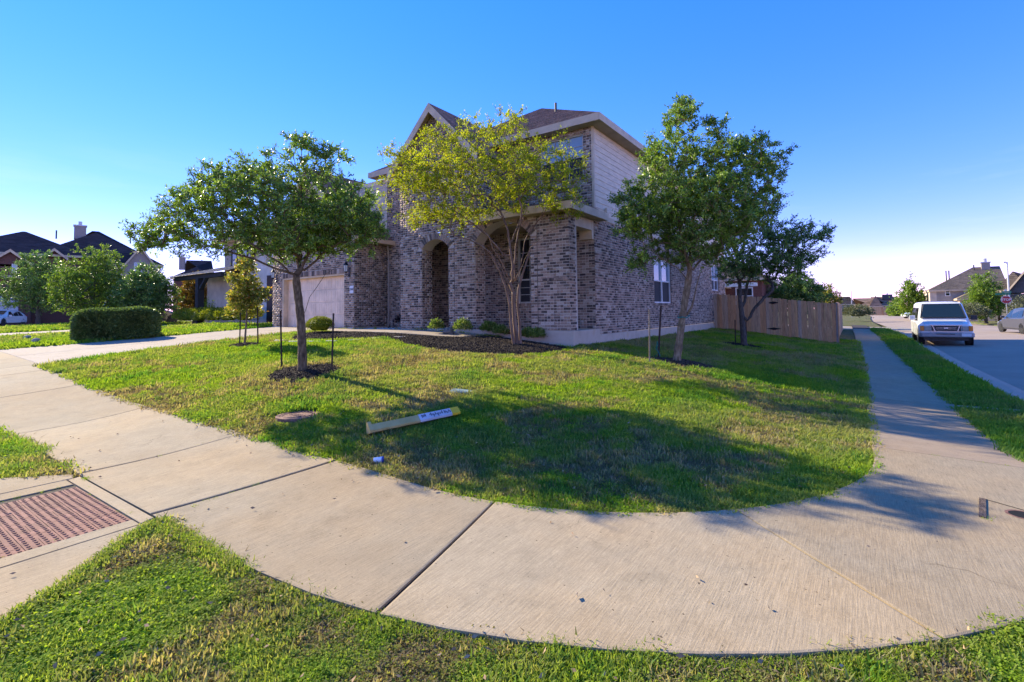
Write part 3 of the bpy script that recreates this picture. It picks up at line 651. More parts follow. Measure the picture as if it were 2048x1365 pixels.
# ---------------------------------------------------------------- roofs
def roof_plane(mb, p0, p1, p2, p3): mb.face([p0, p1, p2, p3])
def shingles(store, P00, P10, P11, P01, expo=.14, tab=.30, inside=None):
    """small overlapping tabs over the quad P00-P10 (eave) to P01-P11 (ridge)"""
    a, b, c, d = [np.array(p, float) for p in (P00, P10, P11, P01)]
    nrm = np.cross(b-a, d-a); nrm /= np.linalg.norm(nrm)
    if nrm[2] < 0: nrm = -nrm
    H = max(np.linalg.norm(d-a), np.linalg.norm(c-b)); rows = int(H/expo)+1
    for r in range(rows):
        t0, t1 = r/rows, min(1, (r+1.25)/rows)
        e0, e1 = a+(d-a)*t0, b+(c-b)*t0; f0, f1 = a+(d-a)*t1, b+(c-b)*t1
        L = np.linalg.norm(e1-e0)
        if L < .05: continue
        n = max(1, int(L/tab)); s = np.concatenate([[0], (np.arange(1, n+1)-random.random())/n*1.0, [1]]); s = np.unique(np.clip(s, 0, 1))
        for k in range(len(s)-1):
            q0, q1 = s[k], s[k+1]-.006/L if s[k+1] < 1 else 1
            if q1 <= q0: continue
            lift = nrm*(.016+random.uniform(0, .005))
            A, B = e0+(e1-e0)*q0, e0+(e1-e0)*q1; C, D = f0+(f1-f0)*q1, f0+(f1-f0)*q0
            store.append((A+lift, B+lift, C+nrm*.003, D+nrm*.003, A, B))
def shingle_mesh(name, S, mat):
    S = np.array(S); n = len(S); V = S.reshape(-1, 3); q = np.array([(0, 1, 2, 3), (4, 5, 1, 0)]); return arr_mesh(name, V, (np.arange(n)[:, None, None]*6+q[None]).reshape(-1, 4), mat)
E0, E1 = 7.36, 7.15          # fascia top and bottom of the main roof
HX0, HX1, HYF, HYR = -16.2, -5.9, 12.95, 31.4; RX, RY, RZ = -10.6, 17.5, 10.2
def house_roofs():
    deck = MB(); S = []
    A, B, C, D = (HX0, HYF, E0), (HX1, HYF, E0), (HX1, HYR, E0), (HX0, HYR, E0); T1, T2 = (RX, RY, RZ), (RX, HYR-4.6, RZ)
    for q in ((A, B, T1, T1), (B, C, T2, T1), (C, D, T2, T2), (D, A, T1, T2)):
        qq = [q[0], q[1], q[2]]+([q[3]] if q[3] != q[2] else []); deck.face(qq)
    shingles(S, A, B, T1, T1); shingles(S, B, C, T2, T1); shingles(S, D, A, T1, T2, .2, .5)
    # gable wing: ridge along the depth
    gz, gx, half = 8.48, -11.22, 2.02; y0, y1 = 11.40, 15.2
    for s in (-1, 1):
        e0, e1 = (gx+s*half, y0, gz-half), (gx+s*half, y1, gz-half); r0, r1 = (gx, y0, gz), (gx, y1, gz)
        deck.face([e0, e1, r1, r0] if s > 0 else [e1, e0, r0, r1]); (shingles(S, e0, e1, r1, r0) if s > 0 else shingles(S, e1, e0, r0, r1))
    # garage: ridge along the depth
    gz2, gx2, half2 = 7.58, -18.2, 3.12
    for s in (-1, 1):
        e0, e1 = (gx2+s*half2, 11.38, gz2-half2), (gx2+s*half2, 13.34 if s > 0 else 17, gz2-half2); r0, r1 = (gx2, 11.38, gz2), (gx2, 17, gz2)
        if s > 0:
            deck.face([e0, e1, (gx2, 13.34, gz2), r0]); shingles(S, e0, e1, (gx2, 13.34, gz2), r0)
            k = 1.35; m0 = (gx2+k, 13.34, gz2-k); deck.face([m0, (gx2+.1, 17, gz2-.1), r1, (gx2, 13.34, gz2)]); shingles(S, m0, (gx2+.1, 17, gz2-.1), r1, (gx2, 13.34, gz2))
        else: deck.face([e1, e0, r0, r1]); shingles(S, e1, e0, r0, r1, .2, .5)
    # low porch roof with a hipped end
    a, b, c, d = (-9.5, 11.36, 4.50), (-6.02, 11.36, 4.50), (-6.9, YB, 5.05), (-9.5, YB, 5.05)
    deck.face([a, b, c, d]); deck.face([b, (-6.02, YB, 4.50), c]); shingles(S, a, b, c, d); shingles(S, b, (-6.02, YB, 4.50), c, c)
    hpart(deck, 'roof', 'shingle_brown')
    o = link('shingles', shingle_mesh('shingles', S, 'shingle_brown'), house); o.location = HL; o['kind'] = 'stuff'
    # fascia boards, rakes, soffits
    f = MB()
    f.box((HX0, HYF-.025, E1), (HX1+.002, HYF, E0+.01)); f.box((HX1, HYF-.025, E1), (HX1+.025, HYR, E0+.01)); f.box((-6.02, 11.33, 4.30), (-5.995, YB+.4, 4.515)); f.box((-9.5, 11.335, 4.30), (-6.02, 11.36, 4.515)); f.box((-6.02, YB+.4, 4.38), (XS+.02, YB+.42, 4.515))
    def rake(p, q, w, y, t=.03):
        p, q = np.array(p), np.array(q); f.hexa([(p[0], y, p[1]-w), (q[0], y, q[1]-w), (q[0], y+t, q[1]-w), (p[0], y+t, p[1]-w), (p[0], y, p[1]), (q[0], y, q[1]), (q[0], y+t, q[1]), (p[0], y+t, p[1])])
    rake((gx-half, gz-half), (gx, gz), .30, 11.37); rake((gx, gz), (gx+half, gz-half), .30, 11.368)
    rake((gx2-half2, gz2-half2), (gx2, gz2), .28, 11.35); rake((gx2, gz2), (gx2+half2, gz2-half2), .28, 11.348)
    f.box((gx2+half2, 11.36, gz2-half2-.14), (gx2+half2+.1, 13.3, gz2-half2+.02))
    hpart(f, 'fascia', 'trim_tan')
    s = MB()
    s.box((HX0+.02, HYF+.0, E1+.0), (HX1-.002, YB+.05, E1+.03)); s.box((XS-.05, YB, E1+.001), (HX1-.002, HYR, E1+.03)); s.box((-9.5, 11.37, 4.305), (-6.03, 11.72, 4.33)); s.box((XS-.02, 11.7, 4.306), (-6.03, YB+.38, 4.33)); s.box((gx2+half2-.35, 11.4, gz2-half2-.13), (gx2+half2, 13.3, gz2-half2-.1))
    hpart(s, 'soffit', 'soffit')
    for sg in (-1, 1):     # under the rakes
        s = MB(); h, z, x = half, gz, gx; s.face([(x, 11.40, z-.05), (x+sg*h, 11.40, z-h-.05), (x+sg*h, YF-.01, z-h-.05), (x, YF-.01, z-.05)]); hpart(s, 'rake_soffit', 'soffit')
    fr = MB(); fr.face([(-12.93, YF+.01, 6.68), (-9.51, YF+.01, 6.68), (-11.22, YF+.01, 8.36)]); hpart(fr, 'gable_back', 'mortar')
    v = MB(); p = (-8.75, 15.45, 8.6); v.tube([p, (p[0], p[1], 9.25)], .045, 8); hpart(v, 'vent_pipe', 'vent_pipe')
house_roofs()
# siding, board by board
def board(o, u, n, a, b, z, h, name='siding_board'):
    mb = MB(); P = lambda t, d, zz: (o[0]+u[0]*t+n[0]*d, o[1]+u[1]*t+n[1]*d, zz)
    mb.hexa([P(a, .022, z), P(b, .022, z), P(b, .0, z), P(a, .0, z), P(a, .008, z+h), P(b, .008, z+h), P(b, .0, z+h), P(a, .0, z+h)]); return hpart(mb, name, 'siding')
z = 4.53; k = 0
while z < 7.15:
    split = YB+ (6.1 if k % 2 else 9.4); h = min(.185, 7.16-z)
    board((XS, 0), uy, (1, 0), YB+.075, split-.002, z, h+.012); board((XS, 0), uy, (1, 0), split+.002, 31.0, z, h+.012); z += .178; k += 1
mb = MB(); mb.box((XS-.03, YB-.012, 4.52), (XS+.032, YB+.075, 7.15)); mb.box((XS-.01, YB+.08, 4.375), (XS+.03, 31.0, 4.53)); hpart(mb, 'corner_trim', 'trim_tan')
mb = MB(); mb.box((XS-.2, YB+.05, 4.3), (XS-.002, 31.0, 7.2)); hpart(mb, 'sheathing', 'siding')
z = 4.6
while z < 6.95: board((0, YB+.01), ux, (0, -1), -18.2, -15.475, z, .19); z += .178
mb = MB(); mb.box((-18.3, YB+.02, 4.4), (-12.95, YB+.2, 7.1)); mb.box((-9.48, YB+.25, 4.3), (XS-.2, YB+.4, 7.15)); hpart(mb, 'sheathing', 'siding')
mb = MB(); mb.box((XS-.02, 14.05, 4.62), (XS+.10, 14.2, 4.68)); mb.box((XS+.03, 14.06, 4.68), (XS+.09, 14.19, 4.79)); hpart(mb, 'wall_vent', 'siding')

# ---------------------------------------------------------------- windows
def window(o, u, n, hole, cols, rows, mats=('window_frame', 'screen_mesh', 'glass_sky'), split=.5, rec=.07, mull=0, sill=True, parent=None):
    a, b, z0, z1 = hole; w = empty('window', (0, 0, 0)); w.parent = house if parent is None else parent; w.location = HL if parent is None else (0, 0, 0)
    O = (o[0], o[1], 0); fr = MB(); t = .05
    fr.obox(O, u, n, a, a+t, z0, z1, -rec-.04, -rec+.03); fr.obox(O, u, n, b-t, b, z0, z1, -rec-.04, -rec+.03); fr.obox(O, u, n, a+t, b-t, z1-t, z1, -rec-.04, -rec+.028); fr.obox(O, u, n, a+t, b-t, z0, z0+t, -rec-.04, -rec+.028)
    zs = z0+(z1-z0)*split; fr.obox(O, u, n, a+t, b-t, zs-.025, zs+.025, -rec-.04, -rec+.02)
    for k in range(1, mull+1):
        x = a+(b-a)*k/(mull+1); fr.obox(O, u, n, x-.04, x+.04, z0+t, z1-t, -rec-.04, -rec+.026)
    fr.build('frame', mats[0], w)
    p = MB(); p.obox(O, u, n, a+t, b-t, z0+t, zs-.025, -rec-.05, -rec-.02); p.build('pane', MATS[mats[1]], w)
    p = MB(); p.obox(O, u, n, a+t, b-t, zs+.025, z1-t, -rec-.05, -rec-.03); p.build('pane', MATS[mats[2]], w)
    if cols > 1 or rows > 1:
        mu = MB()
        for lo, hi in ((z0+t, zs-.025), (zs+.025, z1-t)):
            for k in range(1, cols): x = a+t+(b-a-2*t)*k/cols; mu.obox(O, u, n, x-.009, x+.009, lo, hi, -rec-.03, -rec-.008)
            for k in range(1, rows): zz = lo+(hi-lo)*k/rows; mu.obox(O, u, n, a+t, b-t, zz-.009, zz+.009, -rec-.03, -rec-.0095)
        mu.build('muntin', mats[0], w)
    if sill:
        s = MB(); x = a-.02
        while x < b+.0: s.obox(O, u, n, x, x+.066, z0-.085, z0-.004, -rec, .03); x += .076
        s.build('sill', 'brick', w)
    r = MB()
    for x0, x1 in ((a-.004, a), (b, b+.004)): r.obox(O, u, n, x0, x1, z0, z1, -rec-.05, .0)
    r.obox(O, u, n, a, b, z1, z1+.004, -rec-.05, 0); r.obox(O, u, n, a-.02, b+.02, z0-.1, z1+.02, -rec-.12, -rec-.055); r.build('reveal', 'brick', w)
    return w
window((0, YB), ux, (0, -1), WP, 3, 3, ('window_frame', 'screen_mesh', 'glass'), .36); window((0, YB), ux, (0, -1), WU, 3, 2, ('window_frame', 'screen_mesh', 'glass_sky'), .5, sill=False, mull=0)
window((XS, 0), uy, (1, 0), WS1, 1, 1, ('white_frame', 'screen_mesh', 'glass_sky'), .5, mull=1); window((XS, 0), uy, (1, 0), WS2, 1, 1, ('white_frame', 'screen_mesh', 'glass_sky'), .4, mull=1)

# ---------------------------------------------------------------- garage door
gd = empty('garage_door'); gd.parent = house; gd.location = HL
fr = MB(); fr.box((DL, YG+.01, 1.045), (DL+.10, YG+.30, DT)); fr.box((DR-.05, YG+.01, 1.045), (DR, YG+.30, DT)); fr.box((DL+.1, YG+.012, DT-.06), (DR-.05, YG+.30, DT)); fr.build('frame', 'trim_tan', gd)
rows, cols = 4, 4; dw = (DR-.05-DL-.1)/cols; dh = (DT-.06-1.06)/rows
for r_ in range(rows):
    for c_ in range(cols):
        p = MB(); x0 = DL+.1+c_*dw; z0 = 1.06+r_*dh; y = YG+.235
        p.box((x0, y, z0+.004), (x0+dw, y+.04, z0+dh-.004)); gw = (dw-.12)/6
        for k in range(6): p.box((x0+.06+k*gw+.006, y-.010, z0+.05), (x0+.06+(k+1)*gw-.006, y, z0+dh-.05))
        p.build('panel', 'garage_cream', gd)
# lintel over the door
ln = MB(); x = DL-.05
while x < DR+.03: ln.obox((0, YG, 0), ux, (0, -1), x, x+.066, DT+.01, DT+.20, -.02, .012); x += .076
hpart(ln, 'lintel', 'brick')
# wall lanterns, number plaque, downspout, hose tap
def lantern(x, z):
    L = empty('wall_lantern', (x, YG, z)); L.parent = house; L.location = Vector((x, YG, z))+HL
    m = MB(); m.box((-.05, -.03, -.30), (.05, -.008, .05)); m.tube([(0, -.02, -.20), (0, -.10, -.28), (0, -.17, -.22), (0, -.17, -.12)], .012, 6); m.build('bracket', 'black_metal', L)
    m = MB(); m.lathe([(.03, -.14), (.07, -.11), (.07, -.10)], (0, -.17, 0), 6); m.lathe([(.10, .14), (.085, .17), (.035, .25), (.012, .29), (0, .31)], (0, -.17, 0), 6)
    for k in range(6): t = 2*math.pi*k/6; m.tube([(math.cos(t)*.068, -.17+math.sin(t)*.068, -.10), (math.cos(t)*.092, -.17+math.sin(t)*.092, .14)], .006, 4)
    m.build('cage', 'black_metal', L); m = MB(); m.lathe([(.060, -.095), (.085, .135)], (0, -.17, 0), 6); m.build('glass', 'lamp_glass', L)
lantern(-20.85, 3.32); lantern(-15.74, 3.30)
pq = MB(); pq.box((-15.71, YG-.03, 2.38), (-15.485, YG-.008, 2.66)); po = hpart(pq, 'number_plaque', 'plaque'); lettering('lettering', '2900', .115, 'ink', po, (-15.597, YG-.033, 2.52), (R(90), 0, 0))
ds = MB(); dx = -15.13; ds.tube([(-15.2, 13.12, 4.40), (-15.2, 13.10, 4.26), (-15.30, 13.22, 4.08), (-15.33, 13.26, 3.9), (-15.33, 13.26, 1.18), (-15.28, 13.15, 1.08)], .045, 4); hpart(ds, 'downspout', 'downspout')
tp = MB(); tp.box((-10.86, YB-.05, 1.62), (-10.74, YB-.008, 1.76)); tp.lathe([(.03, 0), (.03, -.12)], (-10.80, YB-.02, 1.66), 8, axis='y'); hpart(tp, 'hose_bib', 'grey_plastic')
# ================================================================== vegetation
leaf_mat('oak_leaf', [(0, (0.071, 0.133, 0.023)), (0.35, (0.132, 0.233, 0.035)), (0.7, (0.206, 0.321, 0.05)), (1, (0.315, 0.421, 0.077))], .38, .35, (1.5, 1.55, .5), .5)
leaf_mat('oak_leaf_cool', [(0, (0.065, 0.129, 0.026)), (0.4, (0.124, 0.227, 0.043)), (0.8, (0.194, 0.309, 0.062)), (1, (0.298, 0.399, 0.097))], .42, .3, (1.3, 1.45, .55), .5)
leaf_mat('myrtle_leaf', [(0, (.20, .28, .012)), (.4, (.33, .42, .018)), (.8, (.45, .49, .025)), (.96, (.50, .47, .04)), (1, (.40, .22, .04))], .6, .5, (1.3, 1.25, .35), .15)
leaf_mat('sapling_leaf', [(0, (0.145, 0.186, 0.022)), (0.45, (0.276, 0.321, 0.045)), (0.75, (0.438, 0.405, 0.089)), (0.9, (0.583, 0.423, 0.105)), (1, (0.551, 0.254, 0.059))], .45, .4, (1.25, 1.2, .5))
leaf_mat('amber_leaf', [(0, (0.09, 0.105, 0.018)), (0.4, (0.195, 0.165, 0.022)), (0.75, (0.315, 0.195, 0.027)), (1, (0.375, 0.135, 0.03))], .5, .35, (1.2, 1.1, .5))
leaf_mat('hedge_leaf', [(0, (.07, .11, .03)), (.4, (.12, .18, .045)), (.8, (.18, .25, .07)), (1, (.28, .34, .12))], .45, .25)
leaf_mat('bright_leaf', [(0, (0.126, 0.168, 0.011)), (0.5, (0.238, 0.28, 0.017)), (1, (0.378, 0.392, 0.028))], .5, .35, (1.2, 1.2, .4))
leaf_mat('shrub_leaf', [(0, (0.072, 0.132, 0.024)), (0.5, (0.156, 0.24, 0.042)), (0.85, (0.288, 0.36, 0.096)), (1, (0.432, 0.432, 0.192))], .45, .35, (1.2, 1.25, .5))
leaf_mat('street_leaf', [(0, (0.081, 0.154, 0.019)), (0.5, (0.161, 0.277, 0.031)), (1, (0.306, 0.4, 0.054))], .45, .35, (1.3, 1.35, .45))
leaf_mat('silver_leaf', [(0, (.06, .08, .03)), (.5, (.13, .15, .07)), (1, (.26, .25, .15))], .6, .25, (1.1, 1.1, .7))
leaf_mat('plum_leaf', [(0, (.012, .008, .012)), (.6, (.03, .016, .022)), (1, (.06, .03, .03))], .5, .2, (1.1, .8, .8))
pmat('bark_oak', [(.3, (.06, .040, .022)), (.55, (.16, .11, .062)), (.75, (.30, .215, .13))], 26, .95, .9, 55, stretch=(1, 1, .35), dist=.02)
pmat('bark_pale', [(.3, (.10, .068, .038)), (.55, (.24, .17, .10)), (.75, (.38, .29, .19))], 22, .95, .8, 55, stretch=(1, 1, .4), dist=.02)
pmat('bark_dark', [(.3, (.05, .042, .034)), (.6, (.10, .085, .07)), (.8, (.16, .14, .12))], 24, .95, .8, 55, stretch=(1, 1, .4), dist=.02)
pmat('bark_myrtle', [(.3, (.10, .055, .033)), (.5, (.19, .11, .068)), (.75, (.33, .21, .14))], 9, .7, .4, 30, stretch=(1, 1, .25))
pmat('stake_iron', [(.35, (.035, .022, .017)), (.7, (.075, .048, .036))], 30, .85, .3, 90); pmat('stake_pale', [(.3, (.12, .085, .055)), (.7, (.42, .34, .24))], 40, .9, .5, 90)
pmat('mulch', [(.25, (.016, .012, .010)), (.6, (.045, .033, .026)), (.85, (.15, .11, .085))], 40, .95, .8, 120, rand=.3)
pmat('mulch_warm', [(.25, (.04, .026, .018)), (.6, (.12, .078, .05)), (.85, (.27, .19, .13))], 40, .95, .8, 120, rand=.35)
pmat('twine', (.02, .20, .17), 20, .7)

RT3, FW3 = Vector(_r0), Vector((-math.sin(YAW), math.cos(YAW), 0))
def leaf_arrays(C, D, L, W, fold=.25):
    """diamond leaves at C with direction D (both n x 3), length L, width W"""
    n = len(C); D = D/np.linalg.norm(D, axis=1, keepdims=True)
    A = rng.normal(size=(n, 3)); S = np.cross(D, A); S /= np.maximum(np.linalg.norm(S, axis=1, keepdims=True), 1e-6); N = np.cross(D, S)
    L = np.asarray(L).reshape(-1, 1)*np.ones((n, 1)); W = np.asarray(W).reshape(-1, 1)*np.ones((n, 1))
    mid = C+D*L*.5+N*L*.06
    V = np.stack([C, mid+S*W*.5, C+D*L-N*L*.05, mid-S*W*.5], 1).reshape(-1, 3)
    return V, np.arange(n*4).reshape(n, 4)
def unit(v): return v/np.maximum(np.linalg.norm(v, axis=-1, keepdims=True), 1e-9)
def tree(name, label, base, trunk, limbs, lobes, leaf, lmat, bmat, group=None, leaf_n=40, cl_r=.17, twig=.008, sc=1.0, seed=1, flat=.7, cat='tree', min_r=.006, droop=0.0, pw=2.2, stiff=.35, dens=1.0):
    """trunk: (a, b, z, r) nodes; limbs: lists of (a, b, z) that start on the trunk; lobes: (a, b, z, ra, rb, rz, clusters) - a to the right as seen, b away, z up, in metres"""
    global rng
    rng = np.random.default_rng(seed); rnd = random.Random(seed)
    root = tag(empty(name, base), label, cat, group)
    Wd = lambda a, b, z: np.array([RT3.x*a+FW3.x*b, RT3.y*a+FW3.y*b, z])
    nodes = []; par = []
    tr = [Wd(*t[:3]) for t in trunk]
    for i, p in enumerate(tr): nodes.append(p); par.append(i-1)
    ntr = len(tr)
    def chain(start, pts):
        k = start
        for p in pts: nodes.append(np.array(p)); par.append(k); k = len(nodes)-1
        return k
    for lb in limbs:
        pts = [Wd(*q) for q in lb]; d = [np.linalg.norm(np.array(nodes[i])-pts[0]) for i in range(len(nodes))]; k = int(np.argmin(d)); P = []
        prev = nodes[k]
        for q in pts:
            n = max(1, int(np.linalg.norm(q-prev)/.16))
            for j in range(1, n+1): P.append(prev+(q-prev)*j/n+np.array([rnd.gauss(0, .012), rnd.gauss(0, .012), rnd.gauss(0, .008)]))
            prev = q
        chain(k, P)
    att = []
    for (a, b, z, ra, rb, rz, nc) in lobes:
        for _ in range(int(nc*dens+.5)):
            v = unit(rng.normal(size=3))*(rng.random()**(1/2.6)); att.append(Wd(a+v[0]*ra, b+v[1]*rb, z+v[2]*rz))
    att = np.array(att); top = np.array(nodes[:ntr])[-1]
    order = np.argsort(np.linalg.norm(att-top, axis=1)); tips = []
    for i in order:
        p = att[i]; N = np.array(nodes); d = np.linalg.norm(N-p, axis=1); pen = np.zeros(len(N)); pen[:max(1, ntr-3)] += 3.0
        pen += np.maximum(0, N[:, 2]-p[2]+.05)*.8 + np.maximum(0, np.linalg.norm((N-top)[:, :2], axis=1)-np.linalg.norm((p-top)[:2]))*.8
        k = int(np.argmin(d+pen)); q = N[k]; L = np.linalg.norm(p-q); n = max(2, int(L/.14))
        dirn = (q-N[par[k]]) if par[k] >= 0 else np.array([0, 0, 1.]); dirn = unit(dirn)*L*stiff
        P = []
        for j in range(1, n+1):
            t = j/n; h = q*(1-t)**2+2*(1-t)*t*(q+dirn+(p-q)*.25)+p*t*t; P.append(h+rng.normal(0, .010, 3)*(j < n))
        tips.append(chain(k, P))
    nodes = np.array(nodes); cnt = np.zeros(len(nodes))
    for t in tips: cnt[t] += 1
    for i in range(len(nodes)-1, 0, -1):
        if par[i] >= 0: cnt[par[i]] += cnt[i]
    r0 = trunk[-1][3]; rad = np.maximum(min_r, r0*.95*(np.maximum(cnt, .5)/max(1, cnt[ntr-1]+.001))**(1/pw)); rad = np.minimum(rad, r0*.9)
    for i in range(ntr): rad[i] = trunk[i][3]
    mb = MB(); cr = []; f = np.linspace(0, 1, 40)
    tp = np.array(tr); tl = np.concatenate([[0], np.cumsum(np.linalg.norm(np.diff(tp, axis=0), axis=1))]); m = max(8, int(tl[-1]/.07)); tt = np.linspace(0, tl[-1], m)
    sm = np.stack([np.interp(tt, tl, tp[:, k]) for k in range(3)], 1)
    for _ in range(3): sm[1:-1] = (sm[:-2]+2*sm[1:-1]+sm[2:])/4
    rr = np.interp(tt, tl, [t[3] for t in trunk])*(1+.05*np.sin(tt*23)+rng.normal(0, .025, m)); rr[0] *= 1.25; rr[1] *= 1.1
    sm[0][2] -= .06
    mb.tube(sm, rr, 12)
    kids = {}
    for i in range(len(nodes)): kids.setdefault(par[i], []).append(i)
    def path_from(i):          # follow the thickest child
        out = [par[i], i]
        while out[-1] in kids:
            c = max(kids[out[-1]], key=lambda k: cnt[k]); out.append(c)
        return out
    done = set(range(ntr))
    for i in sorted(range(ntr, len(nodes)), key=lambda k: -cnt[k]):
        if i in done: continue
        pth = path_from(i); pth2 = [pth[0]]
        for k in pth[1:]:
            if k in done: break
            pth2.append(k); done.add(k)
        if len(pth2) > 1:
            rs_ = [min(rad[pth2[1]]*1.15, rad[pth2[0]])]+[rad[k] for k in pth2[1:]]
            mb.tube([nodes[k] for k in pth2], rs_, 7 if rs_[0] > .02 else 4, cap=False)
    Ls = []; Ds = []
    for t in tips:
        p = nodes[t]; out = unit(p-nodes[par[t]])+np.array([0, 0, .15-droop]); nt_ = rnd.randint(4, 6)
        per = max(2, int(leaf_n/nt_*rnd.uniform(.7, 1.3)))
        for _ in range(nt_):
            d = unit(out*.9+rng.normal(0, .75, 3)*np.array([1, 1, flat])); ln = cl_r*rnd.uniform(.6, 1.5); mb.tube([p, p+d*ln], [twig*.7, twig*.25], 3, cap=False)
            s = rng.random(per)*1.0+.05; q = p+d*ln*s[:, None]+rng.normal(0, cl_r*.10, (per, 3)); dd = unit(d[None]*.6+rng.normal(0, .8, (per, 3))+np.array([0, 0, .1-droop]))
            Ls.append(q); Ds.append(dd)
    mb.build('trunk', bmat, root, True)
    Cc = np.concatenate(Ls); Dc = np.concatenate(Ds); n = len(Cc); l = leaf[0]*rng.uniform(.6, 1.25, n)
    V, Fq = leaf_arrays(Cc, Dc, l, l*leaf[1]); link('crown', arr_mesh('crown', V, Fq, lmat), root)
    return root
def PX(scale, x0, y0): return lambda x, y: ((x-x0)/scale, (y0-y)/scale)
def lobes_px(f, scale, L, depth=.9):
    out = []
    for x, y, rx, ry, n, *d in L:
        a, z = f(x, y); b = d[0] if d else 0; rb = d[1] if len(d) > 1 else (rx+ry)/2/scale*depth*1.25
        out.append((a, b, z, rx/scale, rb, ry/scale, n))
    return out
# --- live oak on the lawn, left
T1 = Vector((-8.68, 5.40, 0)); T1.z = g(T1.x, T1.y)-.02; s1 = 104.0; f1 = PX(s1, 606, 746)
def seg(f, pts, b=0): return [(f(x, y)[0], b*(i+1)/len(pts), f(x, y)[1]) for i, (x, y) in enumerate(pts)]
tree('live_oak', 'spreading live oak with dark trunk between two iron stakes on the lawn', T1,
     [(0, 0, 0, .088), (*[f1(605, 690)[0], 0, f1(605, 690)[1]], .078), (f1(602, 640)[0], 0, f1(602, 640)[1], .073), (f1(597, 600)[0], 0, f1(597, 600)[1], .074), (f1(592, 565)[0], 0, f1(592, 565)[1], .070), (f1(592, 550)[0], 0, f1(592, 550)[1], .06)],
     [seg(f1, [(575, 545), (540, 533), (500, 516), (450, 500), (400, 485)], .2), seg(f1, [(580, 540), (550, 515), (520, 490), (490, 450)], -.5), seg(f1, [(598, 535), (610, 505), (625, 470), (640, 430)], .3), seg(f1, [(600, 540), (618, 520), (650, 480), (690, 455)], .6),
      seg(f1, [(612, 622), (624, 596), (640, 575), (660, 552), (690, 534)], -.3), seg(f1, [(590, 535), (585, 500), (570, 450), (560, 400)], .5)],
     lobes_px(f1, s1, [(430, 440, 95, 62, 62), (540, 405, 110, 72, 88), (640, 425, 105, 80, 98), (560, 482, 140, 38, 84), (690, 465, 75, 48, 56), (335, 470, 60, 36, 32), (600, 325, 70, 42, 26), (480, 372, 80, 40, 34), (290, 478, 26, 20, 9), (655, 312, 45, 24, 8), (612, 288, 14, 22, 5), (440, 348, 35, 18, 8), (500, 335, 40, 22, 9), (385, 400, 40, 30, 16), (700, 395, 45, 35, 18), (740, 455, 28, 30, 12)], 1.4),
     (.062, .38), 'oak_leaf', 'bark_oak', leaf_n=84, cl_r=.165, seed=11, dens=1.6)
# --- crape myrtle in the bed
T2 = Vector((-7.25, 10.55, 0)); T2.z = g(T2.x, T2.y); s2 = 78.0; f2 = PX(s2, 1036, 684)
def nd(f, x, y, b, r): a, z = f(x, y); return (a, b, z, r)
cm = tree('crape_myrtle', 'yellow leaved crape myrtle with smooth fluted stems in the mulch bed', T2,
     [nd(f2, 1036, 684, 0, .070), nd(f2, 1034, 660, 0, .060), nd(f2, 1031, 630, 0, .054), nd(f2, 1030, 600, 0, .052), nd(f2, 1030, 575, 0, .046)],
     [seg(f2, [(1022, 560), (1005, 525), (985, 495), (955, 475), (915, 462), (870, 445)], -.5), seg(f2, [(1026, 555), (1010, 520), (990, 480), (965, 430), (940, 380)], .5), seg(f2, [(1029, 550), (1028, 500), (1020, 450), (1000, 390), (980, 320)], -.2),
      seg(f2, [(1032, 550), (1034, 500), (1040, 450), (1060, 400), (1075, 340)], .6), seg(f2, [(1036, 556), (1050, 520), (1066, 485), (1085, 470), (1110, 455), (1150, 437)], -.3), seg(f2, [(1036, 552), (1048, 510), (1055, 470), (1080, 430), (1110, 390)], .3),
      seg(f2, [(1010, 500), (980, 460), (930, 420), (880, 390), (830, 350)], -.2), seg(f2, [(1030, 470), (1050, 420), (1040, 360), (1020, 290)], -.4)],
     lobes_px(f2, s2, [(960, 345, 140, 75, 120), (885, 315, 80, 60, 62), (1060, 350, 95, 70, 62), (822, 345, 45, 42, 26), (1140, 400, 42, 36, 18), (960, 262, 95, 32, 24), (1030, 215, 30, 22, 6), (783, 300, 24, 36, 5), (850, 412, 62, 28, 24), (1090, 290, 60, 40, 18), (925, 420, 70, 24, 18), (765, 380, 20, 30, 3), (1170, 330, 30, 40, 6), (880, 250, 40, 22, 9), (800, 290, 30, 30, 8), (1010, 240, 60, 35, 14), (1130, 340, 40, 50, 14)], 1.3),
     (.050, .60), 'myrtle_leaf', 'bark_myrtle', leaf_n=70, cl_r=.20, seed=23, dens=1.6, flat=1.0, pw=2.5, stiff=.45, min_r=.005)
mb = MB()          # the twisted second and third stems fused to the base
for dx, pts in ((-.07, [(1030, 686), (1024, 640), (1022, 600), (1016, 570), (1003, 532), (985, 500)]), (.06, [(1043, 686), (1042, 640), (1038, 600), (1040, 570), (1052, 530), (1066, 488)])):
    P = [Vector((RT3.x*f2(x, y)[0]+FW3.x*dx, RT3.y*f2(x, y)[0]+FW3.y*dx, f2(x, y)[1])) for x, y in pts]; mb.tube(P, [.046, .034, .031, .029, .027, .024], 9, cap=False)
mb.build('stem', 'bark_myrtle', cm, True)
